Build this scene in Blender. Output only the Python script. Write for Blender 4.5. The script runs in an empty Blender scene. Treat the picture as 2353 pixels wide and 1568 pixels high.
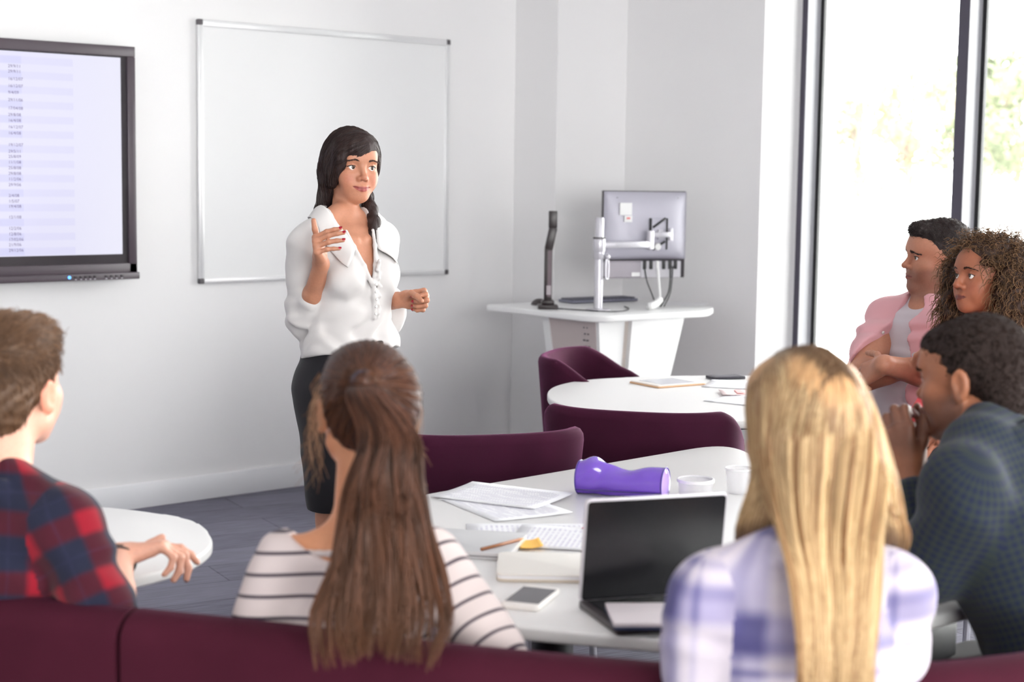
import bpy, bmesh, math, random
import numpy as np
from mathutils import Vector, Matrix

# ------------------------------------------------------------------ camera, sky, lamps, exposure
C = bpy.context.scene.collection
SC = bpy.context.scene
FPX, CAMH = 3700.0, 1.55
cam = bpy.data.cameras.new('camera'); camo = bpy.data.objects.new('camera', cam); C.objects.link(camo)
cam.sensor_width = 36.0; cam.sensor_fit = 'HORIZONTAL'; cam.lens = FPX / 2353 * 36.0
def _cdir(px, py):
    v = np.array([(px - 1176.5) / FPX, -(py - 784.0) / FPX, -1.0]); return v / np.linalg.norm(v)
_zu = -_cdir(690, 36600); _xr = _cdir(5430, 442); _xr = _xr - _zu * _xr.dot(_zu); _xr /= np.linalg.norm(_xr)
CR = np.array([_xr, np.cross(_zu, _xr), _zu])
M4 = Matrix.Identity(4)
for i in range(3):
    for j in range(3): M4[i][j] = CR[i][j]
M4[2][3] = CAMH
camo.matrix_world = M4
cam.clip_start = 0.05; cam.clip_end = 600
cam.dof.use_dof = True; cam.dof.focus_distance = 4.9; cam.dof.aperture_fstop = 3.2
SC.camera = camo

world = bpy.data.worlds.new('sky'); SC.world = world; world.use_nodes = True
_bg = world.node_tree.nodes['Background']
_bg.inputs['Color'].default_value = (1.0, 0.985, 0.975, 1); _bg.inputs['Strength'].default_value = 15.0
SC.view_settings.view_transform = 'Standard'; SC.view_settings.look = 'None'
SC.view_settings.exposure = 0.27; SC.view_settings.gamma = 1.0
SC.view_settings.use_curve_mapping = False
SC.cycles.max_bounces = 8; SC.cycles.diffuse_bounces = 5; SC.cycles.glossy_bounces = 3
SC.cycles.transmission_bounces = 6; SC.cycles.transparent_max_bounces = 10
SC.cycles.caustics_reflective = False; SC.cycles.caustics_refractive = False
SC.cycles.sample_clamp_indirect = 6.0

def portal(name, loc, rot, sx, sy):
    l = bpy.data.lights.new(name, 'AREA'); l.shape = 'RECTANGLE'; l.size = sx; l.size_y = sy
    l.cycles.is_portal = True
    o = bpy.data.objects.new(name, l); C.objects.link(o); o.location = loc; o.rotation_euler = rot
    return o
# daylight comes in through the long glazed wall on the right and the glazed wall behind the camera
portal('window_portal', (6.80, 1.2, 1.5), (0, math.pi / 2, 0), 2.9, 8.2)
portal('window_portal', (.6, -2.72, 1.7), (math.pi / 2, 0, 0), 5.6, 2.1)

# ------------------------------------------------------------------ small helpers
V = lambda *a: np.array(a, dtype=float)
def link(o, parent=None):
    C.objects.link(o)
    if parent is not None: o.parent = parent
    return o
def tag(o, label=None, cat=None, group=None, kind=None):
    if label: o['label'] = label
    if cat: o['category'] = cat
    if group: o['group'] = group
    if kind: o['kind'] = kind
    return o
def thing(name, label, cat, loc=(0, 0, 0), rz=0.0, group=None):
    o = bpy.data.objects.new(name, None); o.empty_display_size = 0.1
    o.location = loc; o.rotation_euler = (0, 0, rz); C.objects.link(o)
    return tag(o, label, cat, group)
def npmesh(name, verts, faces, smooth=True):
    """faces: list of (n,k) int arrays (k = 3 or 4)."""
    me = bpy.data.meshes.new(name)
    verts = np.asarray(verts, np.float32)
    if isinstance(faces, np.ndarray): faces = [faces]
    faces = [np.asarray(f, np.int32) for f in faces if len(f)]
    me.vertices.add(len(verts)); me.vertices.foreach_set('co', verts.ravel())
    loops = np.concatenate([f.ravel() for f in faces]); me.loops.add(len(loops))
    me.loops.foreach_set('vertex_index', loops)
    tot = np.concatenate([np.full(len(f), f.shape[1], np.int32) for f in faces])
    st = np.concatenate([[0], np.cumsum(tot)[:-1]]).astype(np.int32)
    me.polygons.add(len(tot)); me.polygons.foreach_set('loop_start', st)
    try: me.polygons.foreach_set('loop_total', tot)
    except Exception: pass
    me.polygons.foreach_set('use_smooth', np.full(len(tot), smooth, dtype=bool))
    me.update(calc_edges=True)
    return me
def vattr(me, name, arr):
    arr = np.asarray(arr, np.float32)
    if arr.ndim == 1:
        a = me.attributes.new(name, 'FLOAT', 'POINT'); a.data.foreach_set('value', arr)
    else:
        a = me.attributes.new(name, 'FLOAT_COLOR', 'POINT')
        if arr.shape[1] == 3: arr = np.concatenate([arr, np.ones((len(arr), 1), np.float32)], 1)
        a.data.foreach_set('color', arr.ravel())
def addmesh(name, me, m, parent=None, loc=None):
    me.name = name
    if m is not None:
        for x in (m if isinstance(m, (list, tuple)) else [m]): me.materials.append(x)
    o = bpy.data.objects.new(name, me); link(o, parent)
    if loc is not None: o.location = loc
    return o
def bmobj(name, bm, m, parent=None, loc=None, smooth=True, ang=40):
    me = bpy.data.meshes.new(name); bmesh.ops.recalc_face_normals(bm, faces=bm.faces[:]); bm.to_mesh(me); bm.free()
    if smooth:
        me.polygons.foreach_set('use_smooth', np.ones(len(me.polygons), dtype=bool))
        try: me.set_sharp_from_angle(angle=math.radians(ang))
        except Exception: pass
    return addmesh(name, me, m, parent, loc)
def bbox_bm(bm, lo, hi, bev=0.0, seg=2, mat=None):
    r = bmesh.ops.create_cube(bm, size=1.0); vs = r['verts']
    lo, hi = Vector(lo), Vector(hi); c = (lo + hi) / 2; s = hi - lo
    for v in vs: v.co = Vector((c.x + v.co.x * s.x, c.y + v.co.y * s.y, c.z + v.co.z * s.z))
    if bev > 0:
        es = list({e for v in vs for e in v.link_edges})
        b = bmesh.ops.bevel(bm, geom=es, offset=bev, segments=seg, affect='EDGES', profile=0.5)
        vs = list({v for f in b['faces'] for v in f.verts} | {v for v in vs if v.is_valid})
    if mat is not None:
        bmesh.ops.transform(bm, matrix=mat, verts=[v for v in vs if v.is_valid])
    return vs
def box(name, lo, hi, m, parent=None, bev=0.0, seg=2, mat=None, kind=None):
    bm = bmesh.new(); bbox_bm(bm, lo, hi, bev, seg, mat)
    o = bmobj(name, bm, m, parent)
    if kind: o['kind'] = kind
    return o
def prism_bm(bm, pts, z0, z1, bev=0.0, seg=3):
    vs = [bm.verts.new((p[0], p[1], z1)) for p in pts]; f = bm.faces.new(vs)
    r = bmesh.ops.extrude_face_region(bm, geom=[f])
    nv = [g for g in r['geom'] if isinstance(g, bmesh.types.BMVert)]
    for v in nv: v.co.z = z0
    if bev > 0:
        es = [e for e in bm.edges if abs(e.verts[0].co.z - e.verts[1].co.z) < 1e-6 and e.verts[0] in set(vs) | set(nv)]
        bmesh.ops.bevel(bm, geom=es, offset=bev, segments=seg, affect='EDGES', profile=0.5)
def smooth_loop(pts, n=8):
    P = [np.array(p, float) for p in pts]; k = len(P); out = []
    for i in range(k):
        a, b, c, d = P[i - 1], P[i], P[(i + 1) % k], P[(i + 2) % k]
        for j in range(n):
            t = j / n
            out.append(0.5 * (2 * b + (c - a) * t + (2 * a - 5 * b + 4 * c - d) * t * t + (3 * b - a - 3 * c + d) * t ** 3))
    return out
def round_poly(pts, r, n=6):
    """polygon with rounded corners, r scalar or per corner"""
    P = [np.array(p, float) for p in pts]; k = len(P); out = []
    for i in range(k):
        ri = r[i] if hasattr(r, '__len__') else r
        a, b, c = P[i - 1], P[i], P[(i + 1) % k]
        u = (a - b) / np.linalg.norm(a - b); w = (c - b) / np.linalg.norm(c - b)
        for j in range(n + 1):
            t = j / n; p0 = b + u * ri; p2 = b + w * ri
            out.append((1 - t) ** 2 * p0 + 2 * t * (1 - t) * b + t * t * p2)
    return out
def spline(pts, n):
    P = np.array(pts, float); k = len(P)
    P = np.vstack([2 * P[0] - P[1], P, 2 * P[-1] - P[-2]])
    out = []
    for q in np.linspace(0, k - 1 - 1e-9, n):
        i = int(q); t = q - i; a, b, c, d = P[i], P[i + 1], P[i + 2], P[i + 3]
        out.append(0.5 * (2 * b + (c - a) * t + (2 * a - 5 * b + 4 * c - d) * t * t + (3 * b - a - 3 * c + d) * t ** 3))
    return np.array(out)
def tubes(paths, rad, sides=3, caps=False):
    """paths (n,m,3); rad scalar, (m,), or (n,m) -> verts, faces, strand index per vert, t per vert"""
    P = np.asarray(paths, np.float64); n, m, _ = P.shape
    rad = np.broadcast_to(np.asarray(rad, float), (n, m))
    T = np.gradient(P, axis=1); T /= np.linalg.norm(T, axis=2, keepdims=True) + 1e-12
    ref = np.where(np.abs(T[:, :1, 2:3]) > 0.9, V(1, 0, 0), V(0, 0, 1)) * np.ones((n, m, 1))
    if m > 2 and n < 60:     # steadier frames for few long tubes
        ref = np.zeros((n, m, 3))
        for i in range(n):
            t0 = T[i, 0]; u = np.cross(t0, V(0, 0, 1)) if abs(t0[2]) < 0.9 else np.cross(t0, V(1, 0, 0))
            u /= np.linalg.norm(u)
            for j in range(m):
                u = u - T[i, j] * u.dot(T[i, j]); u /= np.linalg.norm(u) + 1e-12; ref[i, j] = np.cross(T[i, j], u)
        U = np.cross(ref, T)
    else:
        U = np.cross(T, ref)
    U /= np.linalg.norm(U, axis=2, keepdims=True) + 1e-12
    W = np.cross(T, U)
    a = np.arange(sides) * 2 * math.pi / sides
    ring = P[:, :, None, :] + rad[:, :, None, None] * (np.cos(a)[None, None, :, None] * U[:, :, None, :] + np.sin(a)[None, None, :, None] * W[:, :, None, :])
    vid = np.arange(n * m * sides).reshape(n, m, sides)
    q = np.stack([vid[:, :-1, :], np.roll(vid, -1, 2)[:, :-1, :], np.roll(vid, -1, 2)[:, 1:, :], vid[:, 1:, :]], -1).reshape(-1, 4)
    fs = [q]
    if caps:
        for s, e in ((0, 1), (m - 1, -1)):
            r = vid[:, s, :]; r = r[:, ::-1] if e == 1 else r
            if sides <= 4: fs.append(r)
            else:
                fs.append(np.stack([np.stack([r[:, 0], r[:, i], r[:, i + 1]], -1) for i in range(1, sides - 1)], 1).reshape(-1, 3))
    sidx = np.repeat(np.arange(n), m * sides)
    tt = np.tile(np.repeat(np.linspace(0, 1, m), sides), n)
    return ring.reshape(-1, 3), fs, sidx, tt
def tube_obj(name, pts, r, m, parent=None, sides=10, n=None):
    P = spline(pts, n or max(2, 8 * (len(pts) - 1) + 1)) if len(pts) > 2 else np.array(pts, float)
    v, f, _, _ = tubes(P[None], r, sides, True)
    return addmesh(name, npmesh(name, v, f), m, parent)
def lathe(name, prof, m, parent=None, loc=None, n=32):
    P = np.array(prof, float); k = len(P); a = np.arange(n) * 2 * math.pi / n
    v = np.stack([np.outer(np.cos(a), P[:, 0]), np.outer(np.sin(a), P[:, 0]), np.outer(np.ones(n), P[:, 1])], -1).reshape(-1, 3)
    idx = np.arange(n * k).reshape(n, k); nx = np.roll(idx, -1, 0)
    q = np.stack([idx[:, :-1], nx[:, :-1], nx[:, 1:], idx[:, 1:]], -1).reshape(-1, 4)
    me = npmesh(name, v, q)
    try: me.set_sharp_from_angle(angle=math.radians(40))
    except Exception: pass
    return addmesh(name, me, m, parent, loc)

# ------------------------------------------------------------------ materials
MATS = {}
class NG:
    def __init__(s, name):
        s.m = bpy.data.materials.new(name); s.m.use_nodes = True; s.t = s.m.node_tree
        s.b = s.t.nodes['Principled BSDF']; s.out = s.t.nodes['Material Output']
    def n(s, typ, **kw):
        x = s.t.nodes.new(typ)
        for k, v in kw.items(): setattr(x, k, v)
        return x
    def l(s, a, b): s.t.links.new(a, b)
    def val(s, x, inp):
        if isinstance(x, (int, float)): inp.default_value = x
        else: s.l(x, inp)
    def math(s, op, a, b=0.0, c=None, clamp=False):
        x = s.n('ShaderNodeMath', operation=op, use_clamp=clamp); s.val(a, x.inputs[0]); s.val(b, x.inputs[1])
        if c is not None: s.val(c, x.inputs[2])
        return x.outputs[0]
    def mix(s, f, a, b):
        x = s.n('ShaderNodeMix', data_type='RGBA'); s.val(f, x.inputs[0])
        for v, i in ((a, 6), (b, 7)):
            if isinstance(v, (tuple, list)): x.inputs[i].default_value = (*v[:3], 1)
            else: s.l(v, x.inputs[i])
        return x.outputs[2]
    def coord(s, which='Object'): return s.n('ShaderNodeTexCoord').outputs[which]
    def noise(s, vec, scale, detail=2.0, rough=0.5, stretch=None):
        if stretch is not None:
            mp = s.n('ShaderNodeMapping'); mp.inputs['Scale'].default_value = stretch; s.l(vec, mp.inputs['Vector']); vec = mp.outputs[0]
        x = s.n('ShaderNodeTexNoise'); x.inputs['Scale'].default_value = scale; x.inputs['Detail'].default_value = detail
        x.inputs['Roughness'].default_value = rough; s.l(vec, x.inputs['Vector']); return x.outputs[0]
    def bump(s, h, strength=0.3, dist=0.01):
        x = s.n('ShaderNodeBump'); x.inputs['Strength'].default_value = strength; x.inputs['Distance'].default_value = dist
        s.l(h, x.inputs['Height']); s.l(x.outputs[0], s.b.inputs['Normal'])
    def stripe(s, c, period, width, off=0.0, soft=0.08):
        """1 inside a band of the given width (share of the period)"""
        f = s.math('FRACT', s.math('ADD', s.math('DIVIDE', c, period), off))
        d = s.math('ABSOLUTE', s.math('SUBTRACT', f, 0.5))
        return s.math('DIVIDE', s.math('SUBTRACT', width / 2 + soft / 2, d), soft, clamp=True)
    def color(s, c):
        if isinstance(c, (tuple, list)): s.b.inputs['Base Color'].default_value = (*c[:3], 1)
        else: s.l(c, s.b.inputs['Base Color'])
    def set(s, **kw):
        for k, v in kw.items(): s.b.inputs[k.replace('_', ' ')].default_value = v
def mat(name, col, rough=0.5, metal=0.0, bump=None, var=0.0, vscale=8.0, **kw):
    if name in MATS: return MATS[name]
    g = NG(name); g.set(Roughness=rough, Metallic=metal, **kw)
    if var > 0:
        nz = g.noise(g.coord(), vscale, 3.0); c2 = tuple(min(1, x * (1 - var)) for x in col); g.color(g.mix(nz, col, c2))
    else: g.color(col)
    if bump:
        g.bump(g.noise(g.coord(), bump[0], 3.0), bump[1], bump[2] if len(bump) > 2 else 0.002)
    MATS[name] = g.m; return g.m
def s2l(*c): return tuple((x / 255 / 12.92 if x <= 10 else ((x / 255 + 0.055) / 1.055) ** 2.4) for x in c)
# ------------------------------------------------------------------ setting
m_wall = mat('wall_paint', (0.84, 0.83, 0.835), 0.65, bump=(60, 0.05))
m_ceil = mat('ceiling_paint', (0.85, 0.85, 0.85), 0.8)
m_base = mat('skirting_paint', (0.86, 0.86, 0.88), 0.35)
m_frame = mat('window_frame_shaded', s2l(72, 68, 82), 0.35)
m_frame_l = mat('window_frame_lit_side', s2l(200, 200, 206), 0.4)  # lit copy of the frame colour, window light painted in
m_gasket = mat('black_gasket', (0.012, 0.012, 0.014), 0.5)

def make_glass():
    g = NG('window_glass'); t = g.t
    tr = g.n('ShaderNodeBsdfTransparent'); gl = g.n('ShaderNodeBsdfGlossy'); gl.inputs['Roughness'].default_value = 0.02
    tr.inputs[0].default_value = (0.96, 0.975, 0.97, 1)
    fr = g.n('ShaderNodeFresnel'); fr.inputs[0].default_value = 1.45
    mx = g.n('ShaderNodeMixShader'); g.l(fr.outputs[0], mx.inputs[0]); g.l(tr.outputs[0], mx.inputs[1]); g.l(gl.outputs[0], mx.inputs[2])
    g.l(mx.outputs[0], g.out.inputs[0]); t.nodes.remove(g.b); return g.m
m_glass = make_glass()

def make_carpet():
    g = NG('carpet_tiles'); g.set(Roughness=0.95); co = g.coord()
    mp = g.n('ShaderNodeMapping'); mp.inputs['Rotation'].default_value = (0, 0, math.radians(12)); g.l(co, mp.inputs['Vector']); v = mp.outputs[0]
    br = g.n('ShaderNodeTexBrick'); g.l(v, br.inputs['Vector']); br.offset = 0.5
    br.inputs['Color1'].default_value = (*s2l(112, 110, 124), 1); br.inputs['Color2'].default_value = (*s2l(92, 90, 104), 1)
    br.inputs['Mortar'].default_value = (*s2l(60, 60, 72), 1); br.inputs['Scale'].default_value = 1.0
    br.inputs['Mortar Size'].default_value = 0.003; br.inputs['Brick Width'].default_value = 1.0; br.inputs['Row Height'].default_value = 0.25
    n1 = g.noise(v, 55.0, 3.0, 0.6, (0.12, 1.6, 1)); n2 = g.noise(v, 9.0, 2.0, 0.5, (0.3, 1, 1))
    f = g.math('MULTIPLY', g.math('SUBTRACT', n1, 0.38), 2.2, clamp=True)
    c = g.mix(g.math('MULTIPLY', f, 0.75), br.outputs[0], s2l(138, 136, 154))
    c = g.mix(g.math('MULTIPLY', n2, 0.35), c, s2l(62, 62, 74)); g.color(c)
    g.bump(n1, 0.5, 0.004); return g.m
m_carpet = make_carpet()
WALL_Y = 6.614
def struct(name, lo, hi, m, bev=0.0): return box(name, lo, hi, m, bev=bev, kind='structure')
struct('floor', (-3.1, -2.9, -0.1), (6.74, WALL_Y + 0.1, 0), m_carpet)
struct('ceiling', (-3.1, -2.9, 2.95), (7.0, WALL_Y + 0.2, 3.1), m_ceil)
struct('wall_front', (-3.1, WALL_Y, 0), (6.9, WALL_Y + 0.15, 2.95), m_wall)
struct('wall_left', (-3.1, -2.9, 0), (-3.0, WALL_Y, 2.95), m_wall)
# boxed-in column in the corner, then the pier beside the window
struct('wall_corner', (5.79, 6.278, 0), (6.9, WALL_Y, 2.95), m_wall)
struct('wall_right', (6.302, 5.314, 0), (6.9, 6.278, 2.95), m_wall)
struct('baseboard_front', (-3.0, WALL_Y - 0.018, 0), (5.79, WALL_Y, 0.117), m_base, 0.005)
struct('baseboard_corner', (5.772, 6.26, 0), (5.79, WALL_Y - 0.018, 0.117), m_base, 0.004)
struct('baseboard_right', (6.284, 5.314, 0), (6.302, 6.26, 0.117), m_base, 0.004)
struct('trim_1', (6.56, -2.75, 2.72), (6.9, 5.314, 2.95), m_wall)          # lintel over the glazing
# glazed right wall: bays between mullions
ys = [5.314, 4.39] + [4.39 - 0.915 * i for i in range(1, 8)]
for i in range(len(ys) - 1):
    y1, y0 = ys[i], ys[i + 1]
    w = tag(bpy.data.objects.new('window_%d' % (i + 1), None), kind='structure'); C.objects.link(w); w.location = (6.65, (y0 + y1) / 2, 0)
    def bx(name, lo, hi, m, bev=0.0):
        o = box(name, lo, hi, m, bev=bev); o.parent = w; o.matrix_parent_inverse = Matrix.Translation(-w.location); return o
    fw = 0.06 if i else 0.034
    bx('frame', (6.595, y1 - fw, 0.0), (6.60, y1, 2.72), m_frame)                # room face of the mullion, its backlit shade put into the colour
    bx('frame_side', (6.60, y1 - fw, 0.0), (6.705, y1, 2.72), m_frame_l)           # its flank, painted paler to stand for the light from the window
    bx('gasket', (6.70, y1 - fw - 0.022, 0.06), (6.725, y1 - fw + 0.002, 2.70), m_gasket)
    bx('gasket', (6.70, y0, 0.06), (6.725, y0 + 0.02, 2.70), m_gasket)
    bx('bottom_rail', (6.60, y0, 0.0), (6.72, y1 - fw, 0.07), m_frame)
    bx('top_rail', (6.60, y0, 2.66), (6.72, y1 - fw, 2.72), m_frame)
    bx('pane', (6.708, y0, 0.07), (6.714, y1 - fw, 2.66), m_glass)
# wall behind the camera with a window
struct('wall_back', (-3.0, -2.9, 0), (6.7, -2.75, 0.65), m_wall)
struct('trim_2', (-3.0, -2.9, 2.75), (6.7, -2.75, 2.95), m_wall)
struct('wall_back_left', (-3.0, -2.9, 0.65), (-2.2, -2.75, 2.75), m_wall)
struct('wall_back_right', (3.4, -2.9, 0.65), (6.7, -2.75, 2.75), m_wall)
w = tag(bpy.data.objects.new('window_9', None), kind='structure'); C.objects.link(w)
for k in range(5):
    x = -2.2 + 5.6 * k / 4
    box('frame', (max(-2.2, x - 0.03), -2.86, 0.65), (min(3.4, x + 0.03), -2.79, 2.75), m_frame, w)
    if k < 4: box('pane', (x + 0.03, -2.83, 0.65), (x + 1.37, -2.824, 2.75), m_glass, w)

# outdoors: pale paved ground, a line of autumn trees, a parked white car
m_pave = mat('pale_paving', (0.75, 0.75, 0.73), 0.9)
struct('ground', (7.1, -120, -1.05), (260, 160, -1.0), m_pave)
rng = np.random.default_rng(7)
def tree(x, y, h, cols, label):
    t = thing('tree', label, 'tree', (x, y, -1.0), group='trees beyond the paving')
    tr = []
    for k in range(5):
        a = rng.uniform(0, 6.28); top = V(math.cos(a) * h * .22, math.sin(a) * h * .22, h * rng.uniform(.55, .85)); 
        tr.append([V(0, 0, 0), V(0.05, 0, h * .3), top * .75 + V(0, 0, 0), top] if k else [V(0, 0, 0), V(.02, 0, h * .3), V(0, 0, h * .6), V(.1, 0, h * .9)])
    v, f, _, _ = tubes(np.array(tr), np.array([h * .028, h * .02, h * .012, h * .004]), 6)
    addmesh('trunk', npmesh('trunk', v, f), mat('bark', (0.2, 0.16, 0.13), 0.9), t)
    n = 2600; cl = rng.normal(size=(26, 3)); cl /= np.linalg.norm(cl, axis=1, keepdims=True)
    cen = cl * V(.30, .30, .36) * h * rng.uniform(.5, 1, (26, 1)) + V(0, 0, h * .47)
    q = rng.normal(size=(n, 3)); q /= np.linalg.norm(q, axis=1, keepdims=True)
    pos = cen[rng.integers(0, 26, n)] + q * (h * .11) * rng.uniform(.4, 1, (n, 1))
    pos[:, 2] = np.maximum(pos[:, 2], .25)
    u = rng.normal(size=(n, 3)); u /= np.linalg.norm(u, axis=1, keepdims=True); w2 = np.cross(u, q); s = h * .02
    vv = np.stack([pos - u * s, pos + w2 * s * .6, pos + u * s, pos - w2 * s * .6], 1).reshape(-1, 3)
    me = npmesh('crown', vv, np.arange(4 * n).reshape(n, 4), False)
    vattr(me, 'tint', np.repeat(rng.uniform(0, 1, n), 4))
    nm = 'foliage_' + '_'.join('%02d' % int(c[0] * 99) for c in cols)
    if nm not in MATS:
        g = NG(nm); a = g.n('ShaderNodeAttribute', attribute_name='tint'); g.color(g.mix(a.outputs['Fac'], cols[0], cols[1])); g.set(Roughness=.8); MATS[nm] = g.m
    addmesh('crown', me, MATS[nm], t)
gr, ye, ru = ((.10, .125, .07), (.17, .185, .11)), ((.22, .20, .10), (.15, .16, .10)), ((.25, .16, .10), (.2, .19, .12))
for k, (x, y, h, c, lb) in enumerate([
    (88, 71, 7.6, gr, 'pale green tree seen through the glass beside the corner pier'),
    (91.5, 68.5, 8.6, ye, 'yellowish tree in the middle of the large window pane'),
    (93.4, 65.6, 9.4, ru, 'rust tinted tree just left of the mullion'),
    (98, 63.2, 10.2, gr, 'tall green tree behind the second mullion'),
    (97.5, 59.8, 9.6, ye, 'yellow leaved tree at the right edge of the view outside'),
    (103, 66.0, 11.5, gr, 'taller green tree standing behind the others outside'),
    (101, 55.5, 9.0, ru, 'rust tinted tree beyond the right edge of the window view')]): kk = 1.0 + .13 * (k % 3); tree(x * kk, y * kk, h * 1.3 * kk, c, lb)
m_white_car = mat('car_white_paint', (0.85, 0.86, 0.88), 0.25)
car = thing('car', 'white car parked outside in front of the trees', 'car', (69.5, 41.5, -1.0), math.radians(-58))
bm = bmesh.new()
prof = [(-2.1, .35), (-2.15, .75), (-1.95, .95), (-1.0, 1.05), (-.35, 1.5), (.9, 1.55), (1.7, 1.1), (2.05, .95), (2.1, .4)]
vsl = [[bm.verts.new((p[0], s * (0.85 if p[1] < 1.2 else .68), p[1])) for p in prof] for s in (-1, 1)]
for i in range(len(prof)): 
    j = (i + 1) % len(prof); bm.faces.new((vsl[0][i], vsl[0][j], vsl[1][j], vsl[1][i]))
bm.faces.new(vsl[0]); bm.faces.new(vsl[1][::-1])
bmesh.ops.bevel(bm, geom=bm.edges[:], offset=.06, segments=2, affect='EDGES')
bmobj('car_body', bm, m_white_car, car)
for s in (-1, 1):
    box('side_window', (-.8, s * .79 - .01, 1.08), (1.25, s * .79 + .01, 1.4), mat('car_glass', (.05, .06, .07), .1), car, .03)
    for x in (-1.3, 1.3):
        o = lathe('wheel', [(0, -.1), (.3, -.1), (.33, -.07), (.33, .07), (.3, .1), (0, .1)], mat('tyre', (.3, .3, .3), .8), car, n=20); o.location = (x, s * .82, .33); o.rotation_euler = (math.pi / 2, 0, 0)

# ------------------------------------------------------------------ wall display
m_bezel = mat('display_bezel', s2l(72, 62, 70), 0.35)
m_bezel_in = mat('display_inner_bezel', s2l(40, 34, 40), 0.3)
def screen_mat():
    g = NG('lit_screen'); sp = g.n('ShaderNodeSeparateXYZ'); g.l(g.coord(), sp.inputs[0]); x, z = sp.outputs[0], sp.outputs[2]
    r = g.math('DIVIDE', g.math('SUBTRACT', x, -0.55), 1.0, clamp=True)
    c = g.mix(r, (.72, .71, .90), (.86, .86, .92))
    left = g.math('LESS_THAN', x, -0.292); band = g.stripe(z, 0.062, 0.5, 0.2, 0.1)
    c = g.mix(g.math('MULTIPLY', g.math('MULTIPLY', left, band), 0.6), c, (.66, .65, .88))
    col1 = g.math('LESS_THAN', x, -0.525); c = g.mix(g.math('MULTIPLY', g.math('MULTIPLY', col1, band), 0.6), c, (.58, .58, .86))
    g.color((.02, .02, .02)); g.set(Roughness=.25); g.l(c, g.b.inputs['Emission Color']); g.b.inputs['Emission Strength'].default_value = 0.84; return g.m
def flat_text(name, lines, size, m, parent, org, align='LEFT'):
    """lines: (text, x, z) on a wall facing -y, all in one mesh"""
    bm = bmesh.new(); dg = None
    for tx, x, z in lines:
        cu = bpy.data.curves.new('t', 'FONT'); cu.body = tx; cu.size = size; cu.align_x = align; cu.align_y = 'CENTER'; cu.resolution_u = 2
        o = bpy.data.objects.new('t', cu); C.objects.link(o); bpy.context.view_layer.update()
        me = bpy.data.meshes.new_from_object(o.evaluated_get(bpy.context.evaluated_depsgraph_get()))
        me.transform(Matrix.Translation((x, org, z)) @ Matrix.Rotation(math.pi / 2, 4, 'X')); bm.from_mesh(me)
        bpy.data.objects.remove(o); bpy.data.curves.remove(cu); bpy.data.meshes.remove(me)
    return bmobj(name, bm, m, parent, smooth=False)
TVX, TVZ = 3.478, 1.065
tv = thing('wall_display', 'large flat display with a spreadsheet of dates hung on the white wall', 'display', (TVX, WALL_Y, 0))
box('back_shell', (-1.9, -0.075, 1.085), (-0.02, 0.0, 2.07), m_bezel_in, tv, .01)
x0 = -1.92
box('bezel_top', (x0, -0.095, 2.044), (0, -0.02, 2.089), m_bezel, tv, .004)
box('bezel_right', (-0.04, -0.095, TVZ + .02), (0, -0.02, 2.044), m_bezel, tv, .004)
box('bezel_left', (x0, -0.095, TVZ + .02), (x0 + .04, -0.02, 2.044), m_bezel, tv, .004)
box('bezel_bottom', (x0, -0.095, TVZ + .027), (0, -0.02, 1.136), m_bezel, tv, .004)
box('inner_bezel', (x0 + .03, -0.082, 1.125), (-0.03, -0.06, 2.05), m_bezel_in, tv)
box('screen', (x0 + .045, -0.0845, 1.176), (-0.067, -0.08, 2.038), screen_mat(), tv)
st = box('control_strip', (x0, -0.11, TVZ), (0.004, -0.03, TVZ + .03), m_bezel, tv, .004)
m_led = NG('blue_led'); m_led.color((0, 0, 0)); m_led.set(Emission_Color=(.1, .35, 1, 1), Emission_Strength=2.5)
m_mark = mat('pale_marking', s2l(190, 185, 195), .5); m_dk = mat('dark_button', s2l(45, 38, 46), .4)
o = lathe('power_light', [(0, 0), (.007, 0), (.007, .004), (0, .004)], m_led.m, st, (-0.335, -0.11, TVZ + .016), 14); o.rotation_euler = (math.pi / 2, 0, 0)
for k, x in enumerate((-.305, -.28, -.258, -.236, -.215, -.16, -.135, -.11, -.085)):
    box('button', (x - .007, -0.1125, TVZ + .012), (x + .007, -0.109, TVZ + .021), m_dk, st, .001)
    box('button_mark', (x - .004, -0.1115, TVZ + .0035), (x + .004, -0.1095, TVZ + .0075), m_mark, st)
dates = ['29/9/11', '29/9/11', '16/12/07', '16/12/07', '9/4/09', '29/11/06', '17/04/08', '29/8/08', '16/4/08', '16/12/07', '16/4/08', '19/12/07', '29/5/11', '25/8/09', '11/1/08', '25/8/08', '29/8/08', '11/2/06', '29/9/06', '2/4/08', '1/5/07', '19/4/08', '12/1/08', '12/2/06', '12/8/06', '17/02/06', '21/9/06', '29/12/06']
rowpx = [152, 164, 181, 197, 212, 229, 248, 263, 276, 291, 305, 332, 347, 359, 372, 385, 398, 411, 424, 449, 462, 474, 499, 525, 538, 551, 563, 576]
flat_text('date_text', [(d, -0.584 - 0.011 * (p - 152) / 424, 1.975 - (p - 152) * (1.975 - 1.202) / 424) for d, p in zip(dates, rowpx)],
          0.0185, mat('screen_ink', s2l(92, 78, 125), .6), tv, -0.0852)

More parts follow.
